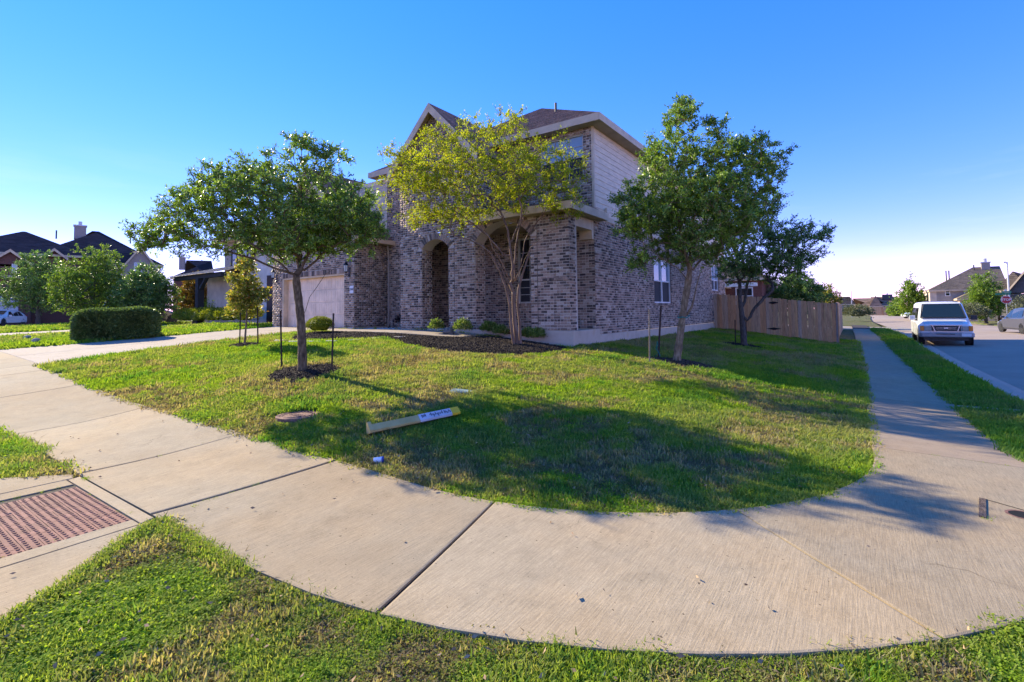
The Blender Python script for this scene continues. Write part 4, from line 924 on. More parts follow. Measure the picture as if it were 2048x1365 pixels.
# --- leaning oak beside the house
T3 = Vector((-3.55, 11.85, 0)); T3.z = g(T3.x, T3.y)-.02; s3 = 83.5; f3 = PX(s3, 1350, 728)
tree('leaning_oak', 'leaning live oak with pale trunk tied with teal twine', T3,
     [nd(f3, 1350, 728, 0, .10), nd(f3, 1358, 680, 0, .088), nd(f3, 1366, 630, 0, .08), nd(f3, 1374, 590, 0, .085), nd(f3, 1380, 560, 0, .078), nd(f3, 1382, 545, 0, .065)],
     [seg(f3, [(1378, 530), (1368, 490), (1358, 450), (1350, 400), (1345, 330)], -.3), seg(f3, [(1388, 535), (1398, 500), (1410, 460), (1440, 410), (1480, 360)], .4), seg(f3, [(1372, 560), (1350, 540), (1320, 525), (1290, 505)], -.5), seg(f3, [(1386, 520), (1395, 450), (1400, 380), (1390, 300)], .3), seg(f3, [(1392, 540), (1430, 500), (1470, 480), (1510, 450)], .5)],
     lobes_px(f3, s3, [(1320, 400, 80, 72, 74), (1410, 425, 92, 76, 98), (1345, 315, 56, 48, 34), (1372, 240, 28, 38, 14), (1450, 325, 78, 50, 48), (1525, 350, 45, 62, 26), (1275, 455, 36, 42, 24), (1395, 495, 85, 38, 52), (1285, 520, 24, 20, 7), (1440, 250, 24, 18, 5), (1480, 420, 60, 70, 52), (1490, 300, 34, 22, 9), (1372, 205, 9, 14, 3), (1555, 325, 18, 14, 3)], 1.5),
     (.070, .42), 'oak_leaf', 'bark_pale', leaf_n=100, cl_r=.19, seed=37, dens=2.0)
lo = bpy.data.objects['leaning_oak']; mb = MB(); q = lambda x, y, b=0: Vector((RT3.x*f3(x, y)[0]+FW3.x*b, RT3.y*f3(x, y)[0]+FW3.y*b, f3(x, y)[1]))
mb.tube([q(1373, 632, -.03), q(1382, 618, -.05), q(1386, 600, -.1), q(1388, 585, -.14), q(1394, 560, -.18), q(1397, 548, -.2)], [.03, .028, .02, .016, .012, .01], 6); mb.build('side_stem', 'bark_pale', lo, True)
mb = MB(); mb.tube([q(1353, 638, -.10), q(1362, 636, -.11), q(1370, 638, -.11), q(1377, 634, -.07), q(1372, 632, .08), q(1358, 634, .07), q(1353, 638, -.10)], .012, 5); mb.build('tie', 'twine', lo)
# --- darker oak by the fence
T4 = Vector((-3.4, 19.6, 0)); T4.z = g(T4.x, T4.y)-.02; s4 = 54.4; f4 = PX(s4, 1484, 692)
tree('dark_oak', 'darker live oak standing before the wooden fence', T4,
     [nd(f4, 1484, 692, 0, .12), nd(f4, 1483, 660, 0, .10), nd(f4, 1482, 630, 0, .09), nd(f4, 1479, 600, 0, .07), nd(f4, 1480, 570, 0, .06)],
     [seg(f4, [(1490, 640), (1503, 615), (1520, 595), (1540, 575), (1565, 550)], -.5), seg(f4, [(1480, 555), (1478, 530), (1500, 500)], .5), seg(f4, [(1490, 610), (1500, 585), (1508, 560), (1540, 520), (1580, 490)], .8), seg(f4, [(1478, 560), (1465, 545), (1450, 530)], -.3)],
     lobes_px(f4, s4, [(1510, 500, 70, 60, 82), (1575, 480, 50, 42, 52), (1625, 470, 36, 20, 16), (1565, 535, 62, 32, 56), (1475, 540, 42, 28, 30), (1605, 510, 40, 22, 18), (1655, 468, 12, 8, 4), (1540, 420, 45, 40, 30)]),
     (.085, .40), 'oak_leaf_cool', 'bark_dark', leaf_n=70, cl_r=.24, seed=41, twig=.012, dens=1.5)
# --- staked sapling near the drive
T5 = gp(489, 692); s5 = F_PX/(Vector(T5-Vector(CAM)).dot(Vector(FW))); f5 = PX(s5, 489, 692)
tree('sapling', 'slim sapling with amber tinged leaves between two thin stakes', T5,
     [nd(f5, 489, 692, 0, .028), nd(f5, 491, 660, 0, .025), nd(f5, 493, 625, 0, .022), nd(f5, 492, 590, 0, .017), nd(f5, 490, 545, 0, .011)], [],
     lobes_px(f5, s5, [(490, 560, 26, 30, 26), (478, 590, 24, 26, 22), (505, 590, 26, 26, 22), (488, 530, 14, 14, 7), (490, 612, 22, 14, 8)]), (.07, .55), 'sapling_leaf', 'bark_pale', leaf_n=60, cl_r=.15, seed=5, min_r=.004, dens=1.5)

# --- shrubs and hedges: a twiggy core inside a shell of leaves
def shrub(name, label, base, shape, n, leaf, lmat, cat='shrub', group=None, seed=3, core=.82, power=2.0, up=.25, rough=.07, rz=0):
    global rng
    rng = np.random.default_rng(seed); root = tag(empty(name, base, rz), label, cat, group); ra, rb, h = shape
    v = rng.normal(size=(n, 3)); v[:, 2] = np.abs(v[:, 2])*1.0-.25; v = unit(v); p = power
    s = (np.abs(v[:, 0])**p+np.abs(v[:, 1])**p+np.abs(v[:, 2])**p)**(-1/p); v2 = v*s[:, None]
    bump = 1+rough*np.sin(v[:, 0]*9+seed)*np.sin(v[:, 1]*8+seed*2)*np.cos(v[:, 2]*7)+rng.normal(0, rough*.55, n)
    rr = (core+(1-core)*rng.random(n)**.5)*bump
    C = v2*rr[:, None]*np.array([ra, rb, h*.5])+np.array([0, 0, h*.5]); k = C[:, 2] > .02; C = C[k]; v = v[k]
    D = unit(v+rng.normal(0, .6, v.shape)+np.array([0, 0, up])); l = leaf[0]*rng.uniform(.6, 1.2, len(C)); V, Fq = leaf_arrays(C, D, l, l*leaf[1]); link('foliage', arr_mesh('foliage', V, Fq, lmat), root)
    mb = MB(); m, q = 12, 8; rows = []
    for i in range(q+1):
        th = -math.pi/2*.55+(math.pi/2*1.55)*i/q; row = []
        for j in range(m):
            ph = 2*math.pi*j/m; w = np.array([math.cos(th)*math.cos(ph), math.cos(th)*math.sin(ph), math.sin(th)]); w = w*(np.sum(np.abs(w)**p))**(-1/p)*core*.92*(1+.06*math.sin(3*ph+i)); row.append((w[0]*ra, w[1]*rb, max(0, w[2]*h*.5+h*.5)))
        rows.append(row)
    for i in range(q):
        for j in range(m): mb.face([rows[i][j], rows[i][(j+1) % m], rows[i+1][(j+1) % m], rows[i+1][j]])
    mb.build('branches', lmat, root)
    for _ in range(5):
        pass
    return root
b0 = gp(640, 668); shrub('round_shrub', 'clipped round yellow-green shrub before the garage door', b0, (.42, .42, .56), 5200, (.034, .55), 'bright_leaf', seed=4, core=.85)
for i, (px, py, w, h, lab) in enumerate([(873, 668, .20, .42, 'smallest leafy shrub beside the left porch arch'), (926, 672, .25, .48, 'leafy shrub beside the dark rock in the bed'), (978, 673, .24, .42, 'low leafy shrub just left of the crape myrtle, paler twin'), (1001, 677, .22, .36, 'low leafy shrub touching the crape myrtle with a brown patch'), (1056, 683, .20, .36, 'low leafy shrub just right of the crape myrtle stems'), (1073, 686, .24, .40, 'leafy shrub nearest the porch corner footing')]):
    b = gp(px, py); shrub('leafy_shrub', lab, b, (w, w, h), 900, (.075, .42), 'shrub_leaf', group='small shrubs in the front bed', seed=30+i, core=.35, up=.9, rough=.12)
b = gp(1008, 676); shrub('withered_shrub', 'dry orange withered sprig beside the crape myrtle', b+Vector((.12, -.03, 0)), (.12, .12, .26), 130, (.06, .4), 'amber_leaf', seed=77, core=.3, up=.8)
def hedge(name, label, p0, p1, w, h, n, leaf, lmat, seed):
    global rng
    rng = np.random.default_rng(seed); L = (p1-p0).length; root = tag(empty(name, p0, math.atan2(p1.y-p0.y, p1.x-p0.x)), label, 'hedge'); slope = p1.z-p0.z
    areas = np.array([L*h, L*h, w*h, w*h, L*w*1.3]); k = rng.choice(5, n, p=areas/areas.sum()); u, v = rng.random(n), rng.random(n)**.85
    X = np.where(k == 2, 0, np.where(k == 3, L, u*L)); Y = np.where(k == 0, -w/2, np.where(k == 1, w/2, np.where(k == 4, (v-.5)*w, (u-.5)*w))); Z = np.where(k == 4, h, v*h); N = np.array([(0, -1, .2), (0, 1, .2), (-1, 0, .2), (1, 0, .2), (0, 0, 1)])[k]
    # round the corners and let the surface swell and dip
    q = np.stack([(X-L/2)/(L/2), Y/(w/2), (Z-h*.45)/(h*.55)], 1); s = 1/np.maximum(1, (np.abs(q)**4.5).sum(1)**(1/4.5)); sw = 1+.035*np.sin(X*4.1)*np.cos(Z*5)+rng.normal(0, .03, n)
    C = np.stack([(X-L/2)*s*(.985+.02*sw)+L/2, Y*s*sw, (Z-h*.45)*s*sw+h*.45], 1)-N*rng.random((n, 1))*.09; C[:, 2] = np.maximum(C[:, 2], .03)+C[:, 0]/L*slope; low_ = (C[:, 2]-C[:, 0]/L*slope < .12) & (rng.random(n) < .6); C, N = C[~low_], N[~low_]
    D = unit(N+rng.normal(0, .65, C.shape)+np.array([0, 0, .3])); l = leaf[0]*rng.uniform(.6, 1.25, len(C)); V, Fq = leaf_arrays(C, D, l, l*leaf[1]); link('foliage', arr_mesh('foliage', V, Fq, lmat), root)
    m = MB(); m.hexa([(.16, -w/2+.15, .10), (L-.16, -w/2+.15, .10+slope), (L-.16, w/2-.15, .10+slope), (.16, w/2-.15, .10), (.16, -w/2+.15, h-.15), (L-.16, -w/2+.15, h-.15+slope), (L-.16, w/2-.15, h-.15+slope), (.16, w/2-.15, h-.15)]); m.build('branches', lmat, root)
    for i in range(int(L/.35)): st = MB(); st.tube([(.3+i*.35, 0, -.05), (.3+i*.35, .05, .3)], .02, 5); st.build('stem', 'bark_dark', root)
ha, hb = gp(124, 688), gp(298, 678); hedge('clipped_hedge', 'long clipped dark green hedge beside the driveway', ha+Vector((-.25, .35, 0)), hb+Vector((-.3, .4, 0)), 1.15, 1.12, 30000, (.085, .5), 'hedge_leaf', 8)
b = Vector((-23.4, 11.6, g(-23.4, 11.6))); shrub('yellow_shrub', 'loose yellow-green shrub behind the staked sapling', b, (.75, .75, 1.25), 1500, (.14, .55), 'sapling_leaf', seed=12, core=.4, up=.5, rough=.15)
shrub('plum_shrub', 'dark plum leaved shrub in the recess by the downspout', Vector((-13.7, 12.75, 1.0)), (.55, .35, .62), 1200, (.07, .5), 'plum_leaf', seed=13, core=.5, rough=.15)
for i in range(5):
    x = -26.6-i*1.55; y = 13.2-i*.1
    shrub('low_hedge_bush', ['bright low bush at the near end of the neighbour hedge', 'second bright low bush of the neighbour hedge', 'middle bright low bush of the neighbour hedge', 'fourth bright low bush of the neighbour hedge', 'bright low bush at the far end of the neighbour hedge'][i], Vector((x, y, g(x, y))), (.95, .6, .95), 1500, (.10, .5), 'bright_leaf', 'bush', 'bright bushes along the neighbour front', seed=50+i, core=.7)
b = at(437, 622, 32); shrub('green_shrub', 'dark green rounded shrub at the foot of the neighbour porch post', Vector((b.x, b.y, g(b.x, b.y))), (1.5, .9, 1.7), 1600, (.14, .5), 'street_leaf', seed=61, core=.6, rough=.12)
b = at(455, 600, 33.5); shrub('pale_shrub', 'pale grey-green shrub against the neighbour pale wall', Vector((b.x, b.y, g(b.x, b.y))), (1.1, .8, 2.3), 1500, (.13, .45), 'silver_leaf', seed=62, core=.5, rough=.15)
# neighbour trees on the left
def bush_tree(name, label, px, z, ytop, ybot, w, n, lmat, seed, leaf=.12, group=None, gy=None, bmat='bark_dark', trunk=.25, lean=0):
    b = at(px, 640, z); b.z = g(b.x, b.y); s = F_PX/z; yb = PYP+48+ (1024-px)*.0131+ (1.6-b.z)*s; h = (yb-ytop)/s; c0 = (yb-ybot)/s; wd = w/s
    H = h-c0; tz = c0+H*.25
    L = [(0, 0, c0+H*.42, wd*.9, wd*.8, H*.42, int(n*.45)), (-wd*.35, 0, c0+H*.32, wd*.6, wd*.6, H*.32, int(n*.2)), (wd*.4, 0, c0+H*.34, wd*.55, wd*.6, H*.34, int(n*.2)), (lean*wd*.3, 0, c0+H*.74, wd*.5, wd*.5, H*.30, int(n*.16))]
    return tree(name, label, b, [(0, 0, 0, .16), (0, 0, tz*.6, .13), (0, 0, tz, .10)], [], L, (leaf, .45), lmat, bmat, group, leaf_n=60, cl_r=leaf*2.6, seed=seed, twig=.012, dens=1.5)
bush_tree('shade_tree', 'dark dense oak before the far house, leftmost of three', 76, 42, 506, 624, 74, 240, 'oak_leaf_cool', 101, .16, 'oaks beyond the clipped hedge')
bush_tree('shade_tree', 'tall sunlit oak behind the middle of the clipped hedge', 184, 31, 494, 630, 78, 320, 'street_leaf', 102, .12, 'oaks beyond the clipped hedge', lean=.4)
bush_tree('shade_tree', 'rounded oak behind the right end of the clipped hedge', 292, 30, 534, 632, 60, 280, 'oak_leaf_cool', 103, .12, 'oaks beyond the clipped hedge')
bush_tree('amber_tree', 'small amber leaved tree beside the neighbour porch', 390, 33, 546, 630, 36, 120, 'amber_leaf', 104, .12)
# trees behind the fence and down the street
bush_tree('yard_tree', 'dark round tree rising behind the wooden fence', 1595, 38, 546, 625, 56, 240, 'oak_leaf_cool', 105, .16)
bush_tree('yellow_tree', 'yellow-green tree at the end of the wooden fence', 1655, 44, 572, 618, 26, 60, 'sapling_leaf', 106, .17)
bush_tree('tall_tree', 'tall dark tree beyond the van', 1826, 70, 559, 632, 26, 110, 'street_leaf', 107, .26)
bush_tree('street_tree', 'bright green tree between the far house and the tall dark tree', 1852, 76, 584, 632, 22, 60, 'bright_leaf', 108, .28)
bush_tree('street_tree', 'bright leafy tree left of the stop sign', 1972, 52, 552, 638, 34, 150, 'street_leaf', 109, .20)
bush_tree('street_tree', 'small rounded tree before the distant wooden fence', 1793, 105, 602, 640, 15, 40, 'street_leaf', 110, .34)
def bush_px(name, label, px, z, ytop, ybot, w, n, lmat, seed, leaf):
    b = at(px, 640, z); s = F_PX/z; b.z = g(b.x, b.y); h = (ybot-ytop)/s; return shrub(name, label, b, (w/s, w/s*.8, h), n, (leaf, .5), lmat, 'bush', seed=seed, core=.55, rough=.16)
bush_px('flowering_bush', 'broad pale flowering bush at the end of the sidewalk', 1715, 66, 608, 640, 27, 2600, 'silver_leaf', 120, .22)
bush_px('flowering_bush', 'mottled pale bush beside the white van', 1935, 50, 600, 641, 34, 2600, 'silver_leaf', 121, .18)
bush_px('flowering_bush', 'pale bare-twigged bush behind the stop sign', 2046, 48, 585, 640, 22, 1400, 'silver_leaf', 122, .18)

# ------------------------------------------------------------------ mulch: chips heaped on low mounds
def chips(name, label, pts_fn, n, mound, mat, size=(.028, .012), seed=1, cat='mulch'):
    global rng
    rng = np.random.default_rng(seed); P = pts_fn(n); X, Y, e = P[:, 0], P[:, 1], P[:, 2]      # e: 0 rim .. 1 middle
    Z = G(X, Y)-.02+mound*np.minimum(1, e*1.6)+rng.uniform(0, .018, len(X)); C = np.stack([X, Y, Z], 1)
    D = unit(np.stack([rng.normal(size=len(X)), rng.normal(size=len(X)), rng.normal(0, .35, len(X))], 1)); l = size[0]*rng.uniform(.5, 1.9, len(X)); w = size[1]*rng.uniform(.6, 1.6, len(X))
    S = np.cross(D, np.stack([rng.normal(0, .3, len(X)), rng.normal(0, .3, len(X)), np.ones(len(X))], 1)); S = unit(S); N = np.cross(S, D)*.004
    a, b = D*l[:, None]*.5, S*w[:, None]*.5
    V = np.stack([C-a-b-N, C+a-b-N, C+a+b-N, C-a+b-N, C-a-b+N, C+a-b+N, C+a+b+N, C-a+b+N], 1).reshape(-1, 3); q = np.array([(0, 3, 2, 1), (4, 5, 6, 7), (0, 1, 5, 4), (2, 3, 7, 6), (1, 2, 6, 5), (3, 0, 4, 7)])
    root = tag(link(name, arr_mesh(name, V, (np.arange(len(X))[:, None, None]*8+q[None]).reshape(-1, 4), mat)), label, cat, kind='stuff'); return root
def disc_pts(cx, cy, rx, ry, ang=0):
    def f(n):
        t = rng.random(n)*2*math.pi; wob = 1+.10*np.sin(3*t+cx)+.07*np.sin(5*t+cy); r = np.sqrt(rng.random(n)); x = rx*r*np.cos(t)*wob; y = ry*r*np.sin(t)*wob
        return np.stack([cx+x*math.cos(ang)-y*math.sin(ang), cy+x*math.sin(ang)+y*math.cos(ang), 1-r], 1)
    return f
def inside(px, py, poly):
    c = np.zeros(len(px), bool); n = len(poly)
    for i in range(n):
        x0, y0 = poly[i]; x1, y1 = poly[(i+1) % n]; k = ((y0 > py) != (y1 > py)) & (px < (x1-x0)*(py-y0)/((y1-y0) or 1e-9)+x0); c ^= k
    return c
def edge_dist(px, py, poly):
    d = np.full(len(px), 1e9); n = len(poly)
    for i in range(n):
        a = np.array(poly[i]); b = np.array(poly[(i+1) % n]); ab = b-a; t = np.clip(((px-a[0])*ab[0]+(py-a[1])*ab[1])/(ab@ab), 0, 1); d = np.minimum(d, np.hypot(px-a[0]-t*ab[0], py-a[1]-t*ab[1]))
    return d
def smooth_poly(P, k=2):
    P = np.array(P, float)
    for _ in range(k):
        Q = np.roll(P, -1, 0); P = np.stack([P*.75+Q*.25, P*.25+Q*.75], 1).reshape(-1, 2)
    return P.tolist()
def poly_pts(poly, soft=.35):
    A = np.array(poly); lo, hi = A.min(0), A.max(0)
    def f(n):
        P = lo+rng.random((n*3, 2))*(hi-lo); k = inside(P[:, 0], P[:, 1], poly); P = P[k][:n]; return np.column_stack([P, np.minimum(1, edge_dist(P[:, 0], P[:, 1], poly)/soft)])
    return f
# ---- beds
low = [gp(x, y) for x, y in ((556, 683), (640, 683), (720, 680), (770, 678), (806, 690), (850, 699), (920, 707), (1000, 712), (1075, 711), (1125, 705), (1146, 698))]
BED = smooth_poly([(p.x, p.y) for p in low]+[(-6.32, 11.62), (-9.15, 11.62), (-9.17, 10.32), (-12.6, 10.30), (-15.98, 10.30)], 2)
chips('bed_mulch', 'dark bark mulch filling the front bed by the porch', poly_pts(BED, .5), 26000, .05, MATS['mulch'], (.040, .016), 2)
RINGS = []
def ring(px, py, rx, ry, lab, mat, n, ang=0, size=(.036, .015), c=None):
    p = gp(px, py) if c is None else c; RINGS.append((p.x, p.y, rx, ry)); chips('tree_mulch', lab, disc_pts(p.x, p.y, rx, ry, ang), n, .06, MATS[mat], size, len(RINGS)+5)
ring(0, 0, .82, .70, 'dark mulch ring round the lawn oak', 'mulch', 5200, c=T1+Vector((.0, .05, 0)))
ring(0, 0, .95, .75, 'warm brown mulch ring round the leaning oak', 'mulch_warm', 4800, c=T3+Vector((.1, 0, 0)))
ring(0, 0, 1.0, .85, 'shaded mulch ring round the fence oak', 'mulch', 3600, c=T4, size=(.05, .02))
ring(0, 0, .62, .5, 'small mulch ring round the staked sapling', 'mulch', 2400, c=T5)
# white pebbles in the recess
pb = MB()
for _ in range(420):
    x, y = random.uniform(-15.42, -12.98), random.uniform(11.6, 12.75); r = random.uniform(.025, .05); z = 1.01+random.uniform(0, .03)
    pb.lathe([(0, -r*.6), (r*.9, -r*.2), (r, r*.1), (r*.6, r*.5), (0, r*.6)], (x, y, z), 6)
pmat('pebble', (.52, .52, .50), 12, .7, rand=.25); tag(pb.build('pebbles', 'pebble', smooth=True), 'white pebbles in the recess beside the garage', 'pebbles', kind='stuff')

# ------------------------------------------------------------------ grass: tufts scattered over the lawns
def tuft(name, n, h, spread, mat, wide=.0045, lean=.55, seed=1):
    r = np.random.default_rng(seed); V = []; Fq = []
    for k in range(n):
        a = r.random()*2*math.pi; d = spread*math.sqrt(r.random()); x, y = d*math.cos(a), d*math.sin(a); hh = h*r.uniform(.45, 1.15); b = r.random()*2*math.pi; ln = lean*r.random()*hh; w = wide*r.uniform(.7, 1.3)
        ox, oy = math.cos(b)*ln, math.sin(b)*ln; sx, sy = -math.sin(b)*w, math.cos(b)*w; i = len(V)
        V += [(x-sx, y-sy, 0), (x+sx, y+sy, 0), (x+ox*.35+sx*.85, y+oy*.35+sy*.85, hh*.6), (x+ox*.35-sx*.85, y+oy*.35-sy*.85, hh*.6), (x+ox+sx*.12, y+oy+sy*.12, hh), (x+ox-sx*.12, y+oy-sy*.12, hh)]
        Fq += [(i, i+1, i+2, i+3), (i+3, i+2, i+4, i+5)]
    return bpy.data.objects.new(name, arr_mesh(name, V, Fq, mat))
def weed(name, n, h, spread, mat, leaf=.013, seed=1):
    global rng
    rng = np.random.default_rng(seed); a = rng.random(n)*2*math.pi; d = spread*np.sqrt(rng.random(n)); C = np.stack([d*np.cos(a), d*np.sin(a), h*rng.uniform(.15, 1.0, n)*(1-.5*(d/spread)**2)], 1)
    D = unit(np.stack([np.cos(a)+rng.normal(0, .7, n), np.sin(a)+rng.normal(0, .7, n), rng.normal(.1, .35, n)], 1)); S = np.cross(D, np.array([0, 0, 1.])+rng.normal(0, .35, (n, 3))); S = unit(S); l = leaf*rng.uniform(.6, 1.4, n)[:, None]
    V = np.stack([C, C+D*l*.55+S*l*.42, C+D*l, C+D*l*.55-S*l*.42], 1).reshape(-1, 3); return bpy.data.objects.new(name, arr_mesh(name, V, np.arange(n*4).reshape(n, 4), mat))
def grass_mat(name, stops, dry):
    m, nt, b, out = new_mat(name); r = nn(nt, 'ShaderNodeObjectInfo').outputs['Random']; isl = nn(nt, 'ShaderNodeNewGeometry').outputs['Random Per Island']
    c = ramp(nt, stops, math_(nt, 'ADD', math_(nt, 'MULTIPLY', r, .45), math_(nt, 'MULTIPLY', isl, .55)))
    at_ = nn(nt, 'ShaderNodeAttribute', attribute_name='dry', attribute_type='INSTANCER'); c = mix(nt, c, dry, math_(nt, 'MULTIPLY', at_.outputs['Fac'], math_(nt, 'ADD', math_(nt, 'MULTIPLY', isl, .9), .35), True))
    nt.links.new(c, b.inputs['Base Color']); b.inputs['Roughness'].default_value = .7; b.inputs['Specular IOR Level'].default_value = .08
    t = nn(nt, 'ShaderNodeBsdfTranslucent'); nt.links.new(mix(nt, c, (1.35, 1.3, .55), 1, 'MULTIPLY'), t.inputs['Color']); mx = nn(nt, 'ShaderNodeMixShader'); mx.inputs[0].default_value = .5
    nt.links.new(b.outputs[0], mx.inputs[1]); nt.links.new(t.outputs[0], mx.inputs[2]); nt.links.new(mx.outputs[0], out.inputs['Surface']); MATS[name] = m
grass_mat('grass_blade', [(0, (0.109, 0.191, 0.019)), (0.4, (0.189, 0.303, 0.027)), (0.8, (0.291, 0.412, 0.041)), (1, (0.407, 0.492, 0.092))], (.40, .33, .20))
grass_mat('grass_lush', [(0, (0.061, 0.17, 0.023)), (0.5, (0.112, 0.261, 0.035)), (1, (0.204, 0.382, 0.058))], (.24, .21, .11))
grass_mat('weed_leaf', [(0, (0.125, 0.24, 0.015)), (0.5, (0.247, 0.42, 0.023)), (0.85, (0.369, 0.542, 0.032)), (1, (0.476, 0.542, 0.077))], (.24, .20, .09))
grass_mat('straw', [(0, (.18, .135, .08)), (.6, (.30, .235, .15)), (1, (.42, .35, .25))], (.30, .24, .15))
tufts = bpy.data.collections.new('tuft_kinds')
for o in [tuft('k0_blades', 24, .042, .060, 'grass_blade', .0040, .9, 1), tuft('k1_blades', 22, .048, .065, 'grass_blade', .0046, .7, 2), tuft('k2_lush', 24, .058, .06, 'grass_lush', .0048, .8, 3), weed('k3_weed', 70, .045, .065, 'weed_leaf', .0125, 4), weed('k4_weed', 60, .028, .075, 'weed_leaf', .014, 5), tuft('k5_straw', 16, .022, .07, 'straw', .0038, 2.6, 6), tuft('k6_far', 26, .06, .13, 'grass_blade', .011, .8, 7), tuft('k7_farlush', 26, .065, .13, 'grass_lush', .011, .8, 8)]: tufts.objects.link(o)
def vnoise(x, y, s, seed):
    r = np.random.default_rng(seed); T = r.random((256, 256)); X, Y = x*s+500, y*s+500; xi, yi = np.floor(X).astype(int), np.floor(Y).astype(int); fx, fy = X-xi, Y-yi; fx, fy = fx*fx*(3-2*fx), fy*fy*(3-2*fy)
    v = lambda i, j: T[i % 256, j % 256]
    return (v(xi, yi)*(1-fx)+v(xi+1, yi)*fx)*(1-fy)+(v(xi, yi+1)*(1-fx)+v(xi+1, yi+1)*fx)*fy
def fbm(x, y, s, seed): return (vnoise(x, y, s, seed)*.5+vnoise(x, y, s*2.1, seed+1)*.3+vnoise(x, y, s*4.3, seed+2)*.2)
def paved(x, y):       # where no grass grows
    bnd = bend(y); k = np.zeros(len(x), bool); e = (fbm(x, y, 6, 3)-.5)*.07
    k |= (x < -3.3) & (x > -30) & (y < 3.17+e) & (y > 1.66-np.where(x < -8, (-8-x)*.018, 0)+e)
    r = np.hypot(x-PC[0], y-PC[1]); k |= (x >= -3.3) & (y <= PC[1]) & (r > RI+.03-e) & (r < RI+RW-.035+e)
    k |= (y > PC[1]) & (x > .125+bnd+e) & (x < .07+bnd+1.28+np.clip(7.6-y, 0, 1)*.3+e) & (y < 49)
    k |= (x > -3.3) & (r >= RI+RW-.1) & (y > 3.75+e) & (y < 7.5+e) & (x < 3.5)
    k |= (x > 2.36+bnd) & (y > 7) & (x < 11.9)
    for y0, y1 in ((11.25, 11.62), (37.6, 38.4)): k |= (y > y0) & (y < y1) & (x > 1.2+bnd) & (x < 2.6)
    k |= inside(x, y, [(-7.07+.02, 1.15), (-6.62, 1.585), (-6.46, 1.7), (-4.5, 1.7), (-4.41, 1.37), (-3.94, .88), (-3.72, .58), (-3.4, .15), (-8.0, .15)])
    k |= (x > -21.3+e) & (x < -16.05+e) & (y > 3.1) & (y < 11.7); k |= (x > -33.5) & (x < -28.2+e) & (y > 1.3) & (y < 12.7); k |= (x > -16.1) & (x < -9.15) & (y > 10.3) & (y < 11.6)
    k |= (x > -21.25) & (x < -6.22) & (y > 11.62); k |= (y > 12.8) & (x < -22) & (x > -40)
    k |= inside(x, y, BED)
    for cx, cy, rx, ry in RINGS: k |= ((x-cx)/(rx*.93))**2+((y-cy)/(ry*.93))**2 < 1
    for cx, cy, rr in HOLES: k |= (x-cx)**2+(y-cy)**2 < rr*rr
    k |= inside(x, y, [(-40, -7), (-44, 3.5), (-50, 8.5), (-60, 11.5), (-90, 14), (-92, 7), (-66, 5), (-58, 3), (-52, -1), (-50, -7)])
    return k
mh = gp(598, 834); ub = gp(925, 784); HOLES = [(mh.x, mh.y, .31), (ub.x, ub.y, .15)]
def scatter(x0, x1, y0, y1, dens, lush=0.0, weeds=.1, bare=.5, seed=1, far=False, dmax=1e9, ref=4.0):
    global rng
    rng = np.random.default_rng(seed); n = int((x1-x0)*(y1-y0)*dens); x = x0+rng.random(n)*(x1-x0); y = y0+rng.random(n)*(y1-y0)
    a, z = x*_r0[0]+y*_r0[1], x*FW3.x+y*FW3.y; k = (z > .9) & (np.abs(a) < z*1.10+.6); x, y, z = x[k], y[k], z[k]; d = np.hypot(x, y)
    keep = rng.random(len(x)) < np.minimum(1, (ref/np.maximum(d, 1e-3))**1.15); x, y, d = x[keep], y[keep], d[keep]; k = ~paved(x, y); x, y, d = x[k], y[k], d[k]
    b1 = fbm(x, y, .9, seed+10); b2 = fbm(x, y, 4.0, seed+20); br = np.clip((b1*.6+b2*.4-(1-bare*.62))/.10+.5, 0, 1); grow = rng.random(len(x)) > br*.80
    sc = np.clip((np.maximum(d, ref)/ref)**.52, 1, 3.0)*rng.uniform(.75, 1.3, len(x))*(.72+.55*b2); kind = rng.choice([0, 1], len(x)); r = rng.random(len(x)); wn_ = fbm(x, y, 1.6, seed+30)
    lu = lush+np.clip((fbm(x, y, 1.3, seed+40)-.55)*3, 0, .6); kind = np.where(rng.random(len(x)) < lu, 2, kind); kind = np.where(r < weeds*np.clip((wn_-.25)*3.2, 0, 2.2), rng.choice([3, 4], len(x)), kind); kind = np.where(~grow, 5, kind)
    if far: kind = np.where(kind == 2, 7, 6)
    dry = np.clip(br*.9+(fbm(x, y, .55, seed+50)-.42)*1.6, 0, 1); return np.stack([x, y, G(x, y)-.022, sc, kind, dry], 1)
